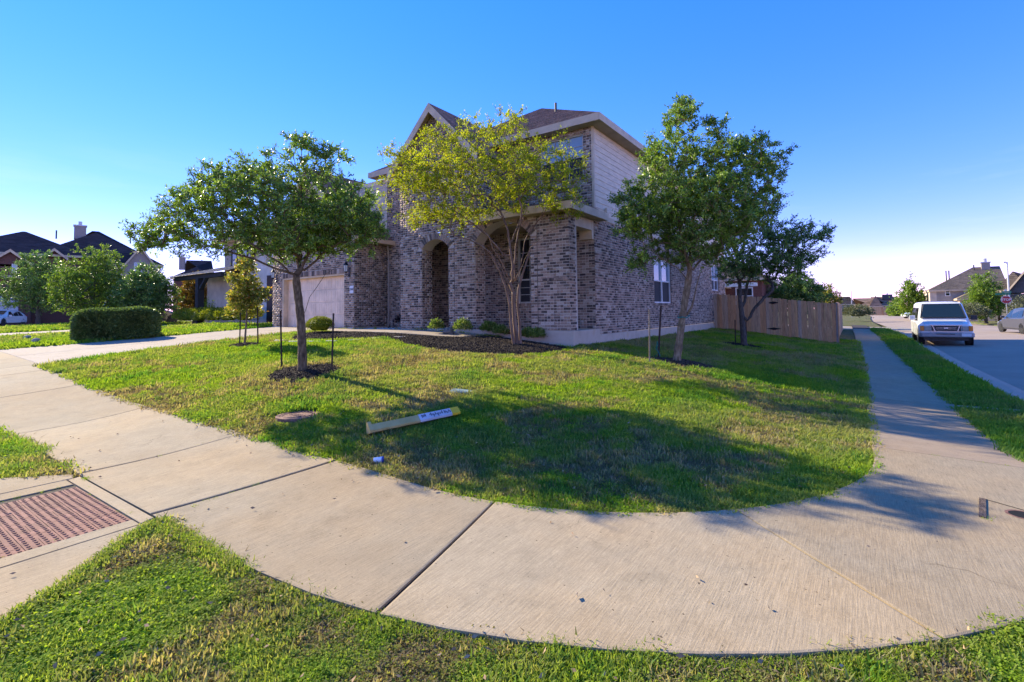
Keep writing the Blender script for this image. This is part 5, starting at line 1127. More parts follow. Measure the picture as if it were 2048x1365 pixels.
def grass_object(name, label, P):
    me = bpy.data.meshes.new(name); me.vertices.add(len(P)); me.vertices.foreach_set('co', P[:, :3].astype(np.float32).ravel())
    def attr(nm, typ, arr, fld='value'): a = me.attributes.new(nm, typ, 'POINT'); a.data.foreach_set(fld, arr.ravel())
    attr('sc', 'FLOAT', P[:, 3].astype(np.float32)); attr('kind', 'INT', P[:, 4].astype(np.int32)); attr('dry', 'FLOAT', P[:, 5].astype(np.float32))
    rot = np.zeros((len(P), 3), np.float32); rot[:, 2] = rng.random(len(P))*6.283; rot[:, :2] = rng.normal(0, .10, (len(P), 2)); attr('rot', 'FLOAT_VECTOR', rot, 'vector'); me.update()
    o = tag(link(name, me), label, 'grass', kind='stuff'); ng = bpy.data.node_groups.new(name, 'GeometryNodeTree'); ng.interface.new_socket('Geometry', in_out='INPUT', socket_type='NodeSocketGeometry'); ng.interface.new_socket('Geometry', in_out='OUTPUT', socket_type='NodeSocketGeometry')
    N = ng.nodes; gi, go = N.new('NodeGroupInput'), N.new('NodeGroupOutput'); ip = N.new('GeometryNodeInstanceOnPoints'); ci = N.new('GeometryNodeCollectionInfo'); ci.inputs['Collection'].default_value = tufts; ci.inputs['Separate Children'].default_value = True; ci.inputs['Reset Children'].default_value = True
    def na(nm, t): q = N.new('GeometryNodeInputNamedAttribute'); q.data_type = t; q.inputs['Name'].default_value = nm; return q.outputs['Attribute']
    L = ng.links; L.new(gi.outputs[0], ip.inputs['Points']); L.new(ci.outputs[0], ip.inputs['Instance']); ip.inputs['Pick Instance'].default_value = True; L.new(na('kind', 'INT'), ip.inputs['Instance Index']); L.new(na('rot', 'FLOAT_VECTOR'), ip.inputs['Rotation']); L.new(na('sc', 'FLOAT'), ip.inputs['Scale']); L.new(ip.outputs[0], go.inputs[0])
    o.modifiers.new('tufts', 'NODES').node_group = ng; return o
LAWN = scatter(-17, .3, 3.1, 30, 1000, .03, .30, .74, 1, ref=4.5)
VERGE = scatter(-9.5, 1.6, -1.0, 4.2, 2100, .05, .85, .80, 2, ref=2.6); VERGE[:, 3] *= .85
SIDE = scatter(.9, 2.5, 7.2, 49, 900, .55, .25, .35, 3, ref=4.5)
# tufts that grow out of the joints and round the red pavers
JT = []
for (x0, y0), (x1, y1), n, s in [((-4.73, 3.15), (-4.55, 1.66), 26, .5), ((-6.6, 3.2), (-6.48, 1.75), 14, .4), ((-6.25, 1.53), (-4.75, 1.53), 16, .45), ((-4.74, 1.5), (-4.74, .75), 8, .4), ((-6.24, 1.5), (-6.24, 1.0), 8, .5), ((.70, 5.02), (.76, 5.2), 9, .6), ((.45, 7.1), (1.3, 7.1), 14, .4), ((-6.45, 1.62), (-6.2, 1.62), 6, .6)]:
    for k in range(n):
        t_ = random.random()**.8; x, y = x0+(x1-x0)*t_+random.gauss(0, .012), y0+(y1-y0)*t_+random.gauss(0, .012); JT.append((x, y, g(x, y)+.004, s*random.uniform(.5, 1.2), random.choice([0, 1, 3, 4]), random.random()*.4))
# longer blades leaning over the edge of the pavement
for k in range(1000):
    a = R(random.uniform(-96, -20)); r = RI+RW+.01+abs(random.gauss(.01, .035)); x, y = PC[0]+r*math.cos(a), PC[1]+r*math.sin(a); JT.append((x, y, g(x, y)-.018, random.uniform(.45, .8)+.35*max(0, math.sin(a*37)*math.sin(a*13)), random.choice([0, 0, 1, 3, 4]), random.random()*.5))
for k in range(700):
    x = random.uniform(-4.5, -3.3); y = 1.62-abs(random.gauss(.012, .03)); JT.append((x, y, g(x, y)-.012, random.uniform(.6, 1.1), random.choice([0, 1, 1, 3]), random.random()*.6))
ed = [(-4.55, 1.585), (-4.41, 1.38), (-3.94, .9), (-3.72, .60), (-3.45, .2)]
for (x0, y0), (x1, y1) in zip(ed[:-1], ed[1:]):
    for k in range(int(math.hypot(x1-x0, y1-y0)*320)):
        t_ = random.random(); o_ = abs(random.gauss(.01, .025)); JT.append((x0+(x1-x0)*t_+o_, y0+(y1-y0)*t_+o_*.4, g(x0, y0)-.012, random.uniform(.6, 1.1), random.choice([0, 1, 1, 3]), random.random()*.6))
VERGE = np.concatenate([VERGE, np.array(JT)])
# dead leaves and bits of straw lying about
pmat('dead_leaf', [(.3, (.20, .12, .06)), (.7, (.46, .34, .22))], 9, .95, rand=.3, spec=.02)
rng = np.random.default_rng(91); n = 2600; lx = np.concatenate([rng.uniform(-9, 1.4, 1400), rng.uniform(-16, 0, n-1400)]); ly = np.concatenate([rng.uniform(-.5, 3.4, 1400), rng.uniform(3.2, 12, n-1400)]); k = ~paved(lx, ly) | (rng.random(n) < .10); k &= ~((lx < -6.2) & (ly > 11.6)); lx, ly = lx[k], ly[k]
V, Fq = leaf_arrays(np.stack([lx, ly, G(lx, ly)+.028+rng.uniform(0, .014, len(lx))], 1), np.stack([rng.normal(size=len(lx)), rng.normal(size=len(lx)), rng.normal(0, .12, len(lx))], 1), rng.uniform(.018, .05, len(lx)), rng.uniform(.008, .022, len(lx)))
tag(link('leaf_litter', arr_mesh('leaf_litter', V, Fq, 'dead_leaf')), 'dry brown leaf litter strewn over lawn and verge', 'leaf litter', kind='stuff')
grass_object('lawn_grass', 'mown lawn grass with dry patches round the house', LAWN)
grass_object('verge_grass', 'tufted grass and clover on the near verge', VERGE)
grass_object('strip_grass', 'grass strip between sidewalk and side street', SIDE)
NB = np.concatenate([scatter(-28.3, -21.2, -2, 14, 400, .1, .1, .4, 4, True, ref=7), scatter(-60, -33.4, -4, 16, 260, .1, .1, .4, 5, True, ref=8), scatter(-12, -8.5, -.5, 2, 900, .1, .3, .4, 6, ref=5), scatter(-16.5, -8, -1, 1.6, 500, .1, .3, .4, 7, ref=5)])
grass_object('neighbour_grass', 'bright lawn grass beside the neighbouring driveways', NB)
# ================================================================== fence
def wood_mat(name, stops):
    m, nt, b, out = new_mat(name); v = position(nt, (9, 9, .9), True); r = nn(nt, 'ShaderNodeObjectInfo').outputs['Random']
    vv = nn(nt, 'ShaderNodeVectorMath', operation='ADD'); nt.links.new(v, vv.inputs[0]); cb = nn(nt, 'ShaderNodeCombineXYZ'); nt.links.new(math_(nt, 'MULTIPLY', r, 37.0), cb.inputs[0]); nt.links.new(math_(nt, 'MULTIPLY', r, 11.0), cb.inputs[2]); nt.links.new(cb.outputs[0], vv.inputs[1])
    n = noise(nt, vv.outputs[0], 2.6, 6, .7); c = ramp(nt, stops, r); c = mix(nt, c, ramp(nt, [(.25, (.45,)*3), (.5, (.95,)*3), (.75, (1.25,)*3)], n), 1, 'MULTIPLY')
    kn = noise(nt, vv.outputs[0], 1.1, 2); c = mix(nt, c, (.06, .035, .02), ramp(nt, [(.70, (0,)*3), (.76, (.8,)*3)], kn))
    nt.links.new(c, b.inputs['Base Color']); b.inputs['Roughness'].default_value = .85; add_bump(nt, b, n, .4, .01); MATS[name] = m
wood_mat('cedar', [(0, (.42, .23, .11)), (.3, (.55, .28, .12)), (.55, (.48, .30, .165)), (.75, (.58, .32, .14)), (1, (.47, .34, .23))]); wood_mat('cedar_grey', [(0, (.22, .19, .165)), (1, (.30, .26, .22))])
FY = 27.72; fence = tag(empty('wooden_fence', (-3.6, FY, 0)), 'tall weathered cedar privacy fence with hinged gate beside the house', 'fence'); FL = Vector((3.6, -FY, 0))
pk = MB(); w2 = .0675; pk.v = []
out_ = [(-w2, 0), (w2, 0), (w2, 1.92), (w2-.03, 1.96), (-w2+.03, 1.96), (-w2, 1.92)]
i0 = 0; pk.v = [(x, -.009, z) for x, z in out_]+[(x, .009, z) for x, z in out_]; pk.f = [(0, 1, 2, 3, 4, 5), (11, 10, 9, 8, 7, 6)]+[(k, k+6, (k+1) % 6+6, (k+1) % 6) for k in range(6)]; pk.m = [0]*8
pkm = pk.mesh('picket', 'cedar'); x = -6.22
while x < -.80:
    o = link('picket', pkm, fence, Vector((x+.0675, FY-.02, g(x, FY)-.03))+FL); o.rotation_euler = (random.gauss(0, .006), random.gauss(0, .005), random.gauss(0, .02)); o.scale = (random.uniform(.96, 1.02), 1, random.uniform(.985, 1.01)); x += .1385
y = FY+.1
while y < 48:
    gxx = -.74+float(bend(y))*.5; o = link('picket', pkm, fence, Vector((gxx, y, g(gxx, y)-.03))+FL); o.rotation_euler = (0, random.gauss(0, .006), R(90)+random.gauss(0, .02)); y += .1385
for dz in (.3, 1.0, 1.65):
    rl = MB(); rl.hexa([(-6.25, FY+.002, g(-6.2, FY)+dz), (-.78, FY+.002, g(-.8, FY)+dz), (-.78, FY+.04, g(-.8, FY)+dz), (-6.25, FY+.04, g(-6.2, FY)+dz), (-6.25, FY+.002, g(-6.2, FY)+dz+.09), (-.78, FY+.002, g(-.8, FY)+dz+.09), (-.78, FY+.04, g(-.8, FY)+dz+.09), (-6.25, FY+.04, g(-6.2, FY)+dz+.09)])
    o = rl.build('rail', 'cedar', fence); o.location = FL
for x in (-6.15, -4.1, -2.7, -.8):
    p = MB(); p.box((x-.045, FY+.042, g(x, FY)-.2), (x+.045, FY+.13, g(x, FY)+1.85)); o = p.build('post', 'cedar_grey', fence); o.location = FL
cn = MB(); cn.box((-.80, FY-.03, g(-.8, FY)-.03), (-.72, FY+.06, g(-.8, FY)+1.95)); o = cn.build('corner_board', 'cedar_grey', fence); o.location = FL
for (px, py) in ((1546, 606), (1548, 658)):
    p = at(px, py, 24.6); t = (FY-.035)/(p.y); h = MB(); xx, zz = p.x*t, 1.6+(p.z-1.6)*t
    h.v = [(xx-.36, FY-.036, zz), (xx-.1, FY-.036, zz-.045), (xx, FY-.036, zz-.07), (xx+.1, FY-.036, zz-.045), (xx+.36, FY-.036, zz), (xx+.1, FY-.036, zz+.045), (xx, FY-.036, zz+.07), (xx-.1, FY-.036, zz+.045)]; h.v += [(a, FY-.030, c) for a, b, c in h.v]; h.f = [tuple(range(8)), tuple(range(15, 7, -1))]+[(k, k+8, (k+1) % 8+8, (k+1) % 8) for k in range(8)]; h.m = [0]*10
    o = h.build('hinge', 'black_metal', fence); o.location = FL

# ================================================================== stakes
def stake(label, px, py, pxt, pyt, r=.013, mat='stake_iron', group=None, base=None, name='tree_stake'):
    b = gp(px, py) if base is None else base; z = (b-Vector(CAM)).dot(Vector(FW)); t = at(pxt, pyt, z); m = MB(); m.tube([(0, 0, -.12), t-b], r, 6)
    return tag(m.build(name, mat, loc=b), label, 'stake', group)
stake('rusty stake just left of the lawn oak', 564, 738, 561, 622, .016); stake('rusty stake just right of the lawn oak', 663, 751, 667, 627, .016)
stake('thin stake on the left of the sapling', 479, 693, 481, 626, .016); stake('thin stake on the right of the sapling', 516, 690, 515, 614, .018)
stake('pale spotted stake left of the leaning oak', 1299, 727, 1299, 618, .018, 'stake_pale'); sk = stake('dark post with green twine beside the leaning oak', 1316, 716, 1322, 612, .024)
mb = MB(); mb.tube([(0, -.03, .42), (.02, -.03, .3), (-.04, -.04, .22), (.03, -.03, .12), (-.08, -.05, .03)], .008, 4); mb.tube([(0, -.03, .40), (-.02, -.04, .25), (.05, -.03, .1), (.07, -.04, .02)], .008, 4); mb.build('twine', 'twine', sk)
stake('dark stake on the left of the fence oak', 1471, 690, 1470, 640, .02); stake('dark stake on the right of the fence oak', 1493, 690, 1492, 642, .02)

# ================================================================== small things on the lawn
pmat('marker_yellow', [(.3, (.42, .30, .10)), (.6, (.52, .39, .15)), (.8, (.48, .40, .24))], 5, .5, .05, 40); pmat('label_white', (.50, .49, .52), 5, .5); pmat('marker_cap', (.72, .48, .03), 5, .45)
pa, pb_ = gp(741, 866, .05), gp(914, 829, .05); ax = pb_-pa; Lm = ax.length; axn = ax.normalized(); mk = tag(empty('utility_marker', pa), 'yellow triangular utility marker post lying on the grass', 'marker post'); mk.rotation_mode = 'QUATERNION'; mk.rotation_quaternion = axn.to_track_quat('X', 'Z')
def tri(x0, x1, r, rot=R(-22), k=1.0):
    m = MB(); P0 = []; n = 3
    sec = []
    for a in range(3):
        t = rot+R(90)+a*R(120)
        for d in (-R(12), R(12)): sec.append((math.cos(t+d)*r, math.sin(t+d)*r*k))
    m.v = [(x0, y, z+r*.55) for y, z in sec]+[(x1, y, z+r*.55) for y, z in sec]; q = len(sec); m.f = [tuple(range(q)), tuple(range(2*q-1, q-1, -1))]+[(j, j+q, (j+1) % q+q, (j+1) % q) for j in range(q)]; m.m = [0]*(q+2); return m
tri(0, Lm, .062).build('body', 'marker_yellow', mk); tri(-.03, .012, .085).build('foot', 'marker_yellow', mk); tri(Lm-.10, Lm+.02, .066).build('cap', 'marker_cap', mk); tri(Lm*.53, Lm*.93, .0645).build('label', 'label_white', mk)
ink = MB(); r_ = .0655
for k in range(26):
    x = Lm*.56+k*Lm*.0135; 
    if k in (4, 5, 6, 19): continue
    for side in (-1, 1):
        c = R(-22)+R(90)+R(60)*side; y0, z0 = math.cos(c)*r_*.672, math.sin(c)*r_*.672+r_*.55; ty, tz = -math.sin(c), math.cos(c); hh = random.choice([.010, .018, .026]); o_ = random.uniform(-.015, .015)
        ink.face([(x, y0+ty*(o_-hh), z0+tz*(o_-hh)), (x+Lm*.009, y0+ty*(o_-hh), z0+tz*(o_-hh)), (x+Lm*.009, y0+ty*(o_+hh), z0+tz*(o_+hh)), (x, y0+ty*(o_+hh), z0+tz*(o_+hh))])
ink.build('print', 'ink', mk)
mhz = g(mh.x, mh.y); mho = tag(empty('manhole_cover', (mh.x, mh.y, mhz)), 'round rust-red iron cover set in the lawn near the sidewalk', 'manhole cover')
m = MB(); m.lathe([(.30, -.05), (.30, .018), (.255, .022), (.252, .010)], sides=40); m.build('rim', 'rust_iron', mho); m = MB(); m.lathe([(.25, -.02), (.25, .016), (.22, .018), (.215, .012), (.17, .012), (.165, .017), (0, .017)], sides=40)
for k in range(9):
    a = R(20+k*16); m.box((math.cos(a)*.19-.012, math.sin(a)*.19-.012, .012), (math.cos(a)*.19+.012, math.sin(a)*.19+.012, .021))
for k in range(5):
    for j in range(2): m.box((-.12+k*.052, -.07+j*.06, .017), (-.09+k*.052, -.035+j*.06, .023))
m.build('cover', 'rust_iron', mho)
pmat('valve_lid', (.25, .33, .30), 8, .6); m = MB(); m.box((-.20, -.12, -.05), (.20, .12, .012)); m.box((-.17, -.09, .012), (.17, .09, .016)); o = m.build('irrigation_box', 'valve_lid', loc=(ub.x, ub.y, g(ub.x, ub.y)), bevel=.01); o.rotation_euler = (R(5), R(4), R(25)); tag(o, 'grey-green plastic irrigation box lid flush in the lawn', 'irrigation box')
lt = gp(756, 928); lo_ = tag(empty('paper_cup', (lt.x, lt.y, g(lt.x, lt.y)+.03), R(40)), 'crumpled white cup lying on the grass by the sidewalk', 'litter'); pmat('cup_white', (.75, .77, .80), 8, .5); pmat('cup_blue', (.05, .07, .28), 8, .5)
m = MB(); m.lathe([(.022, -.045), (.026, -.01), (.03, .03), (.031, .045)], sides=10, axis='x'); m.build('cup', 'cup_white', lo_); m = MB(); m.lathe([(.033, .04), (.034, .052), (.026, .056), (0, .056)], sides=10, axis='x'); m.build('lid', 'cup_blue', lo_)
# stepping stones, rock, concrete balls
pmat('flagstone', (.50, .47, .42), 6, .85, .3, 40)
for i, (px, py, lab) in enumerate([(562, 683, 'pale flagstone nearest the driveway'), (592, 685, 'second pale flagstone from the driveway'), (628, 685, 'third flagstone from the driveway, by the oak trunk'), (668, 684, 'flagstone directly below the round shrub'), (713, 682, 'flagstone at the middle of the mulch edge'), (757, 679, 'flagstone where the lawn meets the wide bed'), (797, 676, 'flagstone nearest the porch, inside the mulch')]):
    p = gp(px, py); m = MB(); a0 = random.random()*6; poly = [(.30*(1+.15*math.sin(k*2.1+i))*math.cos(R(k*45)), .20*(1+.15*math.cos(k*1.7+i))*math.sin(R(k*45))) for k in range(8)]; m.prism(poly, -.05, .045)
    o = m.build('flagstone', 'flagstone', loc=p, bevel=.012); o.rotation_euler = (0, 0, R(-20+random.uniform(-15, 15))); tag(o, lab, 'stepping stone', 'flagstones along the mulch')
pmat('dark_rock', [(.3, (.05, .055, .055)), (.7, (.17, .18, .17))], 12, .8, .6, 40)
def rock(name, label, p, r, mat, seed, sq=.7, cat='rock', group=None):
    rr = random.Random(seed); m = MB(); rows = []
    for i in range(7):
        th = -math.pi/2+math.pi*i/6; rows.append([(r*math.cos(th)*math.cos(2*math.pi*j/10)*rr.uniform(.82, 1.15), r*.8*math.cos(th)*math.sin(2*math.pi*j/10)*rr.uniform(.82, 1.15), r*sq*(math.sin(th)+.6)*rr.uniform(.9, 1.1)) for j in range(10)])
    for i in range(6):
        for j in range(10): m.face([rows[i][j], rows[i][(j+1) % 10], rows[i+1][(j+1) % 10], rows[i+1][j]])
    return tag(m.build(name, mat, loc=p), label, cat, group)
rock('rock', 'dark mossy rock between the small shrubs', gp(897, 670), .20, 'dark_rock', 5)
for px, py, lab in ((55, 683, 'farther of two round concrete balls near the hedge'), (72, 690, 'nearer of two round concrete balls near the hedge')):
    p = gp(px, py); m = MB(); m.lathe([(0, -.13)]+[(.13*math.cos(R(a)), .13*math.sin(R(a))) for a in range(-75, 90, 15)]+[(0, .13)], sides=16); o = m.build('concrete_ball', 'concrete_kerb', loc=p+Vector((0, 0, .1)), smooth=True); tag(o, lab, 'ornament', 'concrete balls by the drive')

# ================================================================== vehicles
paint('white_paint', (.70, .70, .69), .3, 0, .5); paint('grey_paint', (.06, .065, .075), .35, .2, .4); paint('silver_paint', (.55, .55, .56), .3, .3, .5); paint('dark_paint', (.012, .013, .016), .25, 0, .6); paint('chrome', (.45, .46, .48), .25, .8); paint('bumper_grey', (.26, .27, .28), .4, .2); paint('rubber', (.018, .018, .018), .8); paint('amber_lens', (.75, .22, .02), .2); paint('lamp_lens', (.30, .31, .27), .15); paint('red_lens', (.50, .02, .03), .25); glass_mat('car_glass', (.015, .025, .024), .03, .8); paint('plate_white', (.7, .7, .7), .5); paint('trim_black', (.02, .02, .022), .5)
def loft(mb, secs, m=0, caps=True):
    n = len(secs[0]); base = len(mb.v)
    for s in secs: mb.v += [tuple(p) for p in s]
    for k in range(len(secs)-1):
        for j in range(n):
            j2 = (j+1) % n; mb.f.append((base+k*n+j, base+k*n+j2, base+(k+1)*n+j2, base+(k+1)*n+j)); mb.m.append(m)
    if caps: mb.f.append(tuple(base+j for j in reversed(range(n)))); mb.m.append(m); mb.f.append(tuple(base+(len(secs)-1)*n+j for j in range(n))); mb.m.append(m)
def wheel(parent, x, y, r, w, side):
    wh = empty('wheel', (x, y, r)); wh.parent = parent; wh.location = (x, y, r)
    m = MB(); m.lathe([(r*.60, -w/2), (r*.93, -w/2), (r, -w*.3), (r, w*.3), (r*.93, w/2), (r*.60, w/2)], sides=22, axis='x'); m.build('tyre', 'rubber', wh, True)
    m = MB(); o = side*w*.30; m.lathe([(r*.62, o-side*.06), (r*.62, o), (r*.54, o-side*.01)], sides=18, axis='x'); m.lathe([(.07, o+side*.015), (0, o+side*.02)], sides=10, axis='x')
    for k in range(6): a = 2*math.pi*k/6; m.tube([(o, math.cos(a)*.05, math.sin(a)*.05), (o-side*.005, math.cos(a)*r*.58, math.sin(a)*r*.58)], .035, 4)
    m.lathe([(r*.6, o-side*.07), (0, o-side*.07)], sides=14, axis='x', m=1); m.build('rim', ['chrome', 'trim_black'], wh)
def sec(y, hw, z0, zb, hwt, zt, tuck=.05):       # one cross-section, bottom to roof and round
    R_ = [(hw-tuck, z0), (hw, z0+.10), (hw, zb-.04), (hw-.015, zb), (hwt+.02, zt-.10), (hwt-.06, zt-.02), (hwt-.25, zt)]
    return [(x, y, z) for x, z in R_]+[(-x, y, z) for x, z in reversed(R_)]
def van():
    v = tag(empty('passenger_van'), 'white full-size van parked at the kerb facing the corner', 'van'); B = MB()
    loft(B, [sec(.10, .90, .42, .70, .80, .98), sec(.16, .95, .40, .72, .84, 1.05), sec(.55, .985, .38, .95, .86, 1.14), sec(1.05, .995, .38, 1.05, .88, 1.22), sec(1.12, .995, .38, 1.06, .88, 1.30), sec(1.68, .995, .38, 1.10, .80, 1.95), sec(1.95, .995, .38, 1.10, .80, 2.06), sec(3.2, .995, .38, 1.10, .80, 2.10), sec(5.2, .995, .38, 1.10, .80, 2.08), sec(5.42, .96, .42, 1.08, .77, 2.0)])
    b = B.build('body', 'white_paint', v, bevel=.02)
    W = MB(); W.face([(-.80, 1.12, 1.30), (.80, 1.12, 1.30), (.67, 1.66, 1.93), (-.67, 1.66, 1.93)]); o = W.build('windshield', 'car_glass', v); o.location = (0, -.05, .035)
    fr = MB()
    for s in (-1, 1): fr.tube([(s*.83, 1.08, 1.31), (s*.71, 1.62, 1.96)], .03, 5)
    fr.tube([(-.71, 1.62, 1.965), (.71, 1.62, 1.965)], .025, 5); fr.tube([(-.83, 1.07, 1.30), (.83, 1.07, 1.30)], .022, 5); fr.build('windshield_trim', 'trim_black', v)
    for s in (-1, 1):
        for (y0, y1, t) in ((1.42, 2.15, .30), (2.3, 3.4, 0), (3.5, 4.4, 0), (4.5, 5.2, 0)):
            w = MB(); q = lambda y, z: (s*(.985-(z-1.10)/.85*.165+.012), y, z); w.face([q(y0, 1.16), q(y1, 1.16), q(y1, 1.80), q(y0+t, 1.80)]); w.build('side_window', 'car_glass', v)
    G_ = MB(); G_.box((-.52, .055, .70), (.52, .11, .95)); g_ = G_.build('grille', 'trim_black', v)
    bars = MB()
    for z in (.80, .86): bars.box((-.36, .04, z-.006), (.36, .056, z+.006))
    for x in (-.40, .40): bars.hexa([(x-.02, .03, .70), (x+.02, .03, .70), (x+.02, .056, .70), (x-.02, .056, .70), (x*1.2-.02, .03, .95), (x*1.2+.02, .03, .95), (x*1.2+.02, .056, .95), (x*1.2-.02, .056, .95)])
    bars.box((-.56, .035, .95), (.56, .10, .98)); bars.box((-.56, .035, .675), (.56, .10, .70)); bars.build('bars', 'chrome', g_)
    bd = MB(); bd.lathe([(.085, 0), (.08, -.012), (0, -.014)], sides=18, axis='y'); o = bd.build('badge', 'chrome', g_); o.location = (0, .03, .83); o.scale = (1, 1, .45)
    for s in (-1, 1):
        h = MB(); h.box((min(s*.55, s*.78), .045, .71), (max(s*.55, s*.78), .12, .93)); h.build('headlight', 'lamp_lens', v, bevel=.02); h = MB(); h.box((min(s*.79, s*.935), .06, .70), (max(s*.79, s*.935), .20, .94)); h.build('turn_signal', 'amber_lens', v, bevel=.02)
        m = MB(); m.box((min(s*1.03, s*1.25), 1.25, 1.20), (max(s*1.03, s*1.25), 1.36, 1.42)); m.tube([(s*.97, 1.35, 1.25), (s*1.06, 1.32, 1.26)], .03, 5); m.build('mirror', 'white_paint' if s < 0 else 'trim_black', v, bevel=.02)
        for y in (.95, 4.45): wheel(v, s*.86, y, .37, .24, s)
        a = MB(); a.lathe([(.43, 0), (.43, .012), (.39, .014)], sides=24, axis='x'); 
        for y in (.95, 4.45): 
            ar = MB(); ar.lathe([(.43, -.02), (.43, .008), (0, .008)], sides=24, axis='x'); o = ar.build('wheel_arch', 'trim_black', v); o.location = (s*.985, y, .40); o.rotation_euler = (0, 0, 0 if s > 0 else R(180))
        hd = MB(); hd.box((s*.999-.01, 2.0, 1.02), (s*.999+.01, 2.14, 1.05)); hd.build('door_handle', 'trim_black', v)
    bp = MB(); loft(bp, [[(x, y, z) for x, z in ((-1.0+k, .42), (1.0-k, .42), (1.0-k, .62), (-1.0+k, .62))] for y, k in ((-.02, .10), (.04, .03), (.22, 0))]); bp.build('bumper', 'bumper_grey', v, bevel=.03); bp = MB(); bp.box((-.36, -.035, .545), (.30, -.018, .58)); bp.build('bumper_slot', 'trim_black', v)
    p = MB(); p.box((.52, -.06, .46), (.86, -.04, .60)); p.build('licence_plate', 'plate_white', v); rk = MB(); rk.tube([(-.6, 2.3, 2.115), (.2, 2.3, 2.115)], .012, 5); rk.build('roof_rack', 'trim_black', v)
    sm = MB()
    for s in (-1, 1):
        for y in (1.38, 2.22, 3.45): sm.box((s*1.0-.003, y-.008, .45), (s*1.0+.003, y+.008, 1.12))
    sm.box((-.86, .30, 1.062), (.86, .312, 1.068)); sm.build('panel_gap', 'trim_black', v)
    ds = MB(); ds.box((-.62, 1.16, 1.28), (-.40, 1.30, 1.34)); ds.box((.35, 1.16, 1.28), (.62, 1.28, 1.33)); ds.build('dash_papers', 'plate_white', v)
    un = MB(); un.box((-.8, .3, .25), (.8, 5.2, .42)); un.build('underbody', 'trim_black', v)
    return v
v_ = van(); v_.location = (3.58+float(bend(31)), 30.45, g(2.45, 31)-.10); v_.rotation_euler = (0, 0, R(-1.0))
def car(name, label, paintm, L=4.5, W=1.82, H=1.65, suv=True):
    c = tag(empty(name), label, 'car'); hw = W/2; B = MB(); zb = H*.58; g0 = .22
    top = [(0, .50, .62), (.06, .62, .74), (.25, .66, .80), (1.0, .90, 1.0), (1.25, .95, 1.05)]; S = []
    S.append(sec(0.0, hw*.80, .32, .48, hw*.72, .64)); S.append(sec(.12, hw*.92, .26, .60, hw*.80, .80)); S.append(sec(.9, hw, .24, .80, hw*.80, .96)); S.append(sec(1.15, hw, .24, zb-.04, hw*.78, 1.04)); S.append(sec(1.95, hw, .24, zb, hw*.70, H-.06)); S.append(sec(2.4, hw, .24, zb, hw*.70, H)); S.append(sec(L-1.1, hw, .24, zb+.03, hw*.70, H-.03)); S.append(sec(L-.55, hw, .25, zb+.05, hw*.68, H-.14)); S.append(sec(L-.12, hw*.95, .30, zb, hw*.66, zb+.12)); S.append(sec(L, hw*.85, .36, zb-.15, hw*.64, zb-.02))
    loft(B, S); B.build('body', paintm, c, bevel=.02)
    for s in (-1, 1):
        for y0, y1, a, b in ((1.45, 2.25, .42, 0), (2.32, 3.05, 0, 0), (3.10, L-.75, 0, .28)):
            w = MB(); q = lambda y, z: (s*(hw-.015-(z-zb)/(H-.1-zb)*(hw*.29)+.014), y, z); w.face([q(y0, zb+.05), q(y1, zb+.06), q(y1-b, H-.16), q(y0+a, H-.16)]); w.build('side_window', 'car_glass', c)
        for y in (.82, L-.85):
            wheel(c, s*(hw-.11), y, .345, .22, s); ar = MB(); ar.lathe([(.40, -.02), (.40, .006), (0, .006)], sides=24, axis='x'); o = ar.build('wheel_arch', 'trim_black', c); o.location = (s*(hw-.012), y, .36); o.rotation_euler = (0, 0, 0 if s > 0 else R(180))
        t = MB(); t.box((min(s*hw*.70, s*hw*.93), L-.30, zb-.08), (max(s*hw*.70, s*hw*.93), L-.04, zb+.10)); t.build('taillight', 'red_lens', c, bevel=.02); h = MB(); h.box((min(s*hw*.55, s*hw*.86), .02, .58), (max(s*hw*.55, s*hw*.86), .2, .70)); h.build('headlight', 'lamp_lens', c, bevel=.02); m = MB(); m.box((min(s*hw, s*(hw+.2)), 1.42, zb+.02), (max(s*hw, s*(hw+.2)), 1.52, zb+.16)); m.build('mirror', paintm, c, bevel=.02)
    w = MB(); w.face([(-hw*.72, 1.2, 1.08), (hw*.72, 1.2, 1.08), (hw*.62, 1.88, H-.10), (-hw*.62, 1.88, H-.10)]); o = w.build('windshield', 'car_glass', c); o.location = (0, -.03, .02); w = MB(); w.face([(hw*.62, L-.16, zb+.16), (-hw*.62, L-.16, zb+.16), (-hw*.60, L-.52, H-.18), (hw*.60, L-.52, H-.18)]); o = w.build('rear_window', 'car_glass', c); o.location = (0, .025, .0)
    sl = MB(); sl.box((-hw*.98, 1.2, .22), (hw*.98, L-1.2, .34)); sl.build('sill', 'trim_black', c); pl = MB(); pl.box((-.17, L-.02, .75), (.17, L+.012, .88)); pl.build('licence_plate', 'plate_white', c)
    return c
sv = car('grey_suv', 'dark grey compact suv at the kerb below the stop sign', 'grey_paint'); p = at(2006, 664, 34); ra_ = R(189.5); sv.location = (p.x-(.8*math.cos(ra_)-.82*math.sin(ra_)), p.y-(.8*math.sin(ra_)+.82*math.cos(ra_)), p.z); sv.rotation_euler = (0, 0, ra_) 
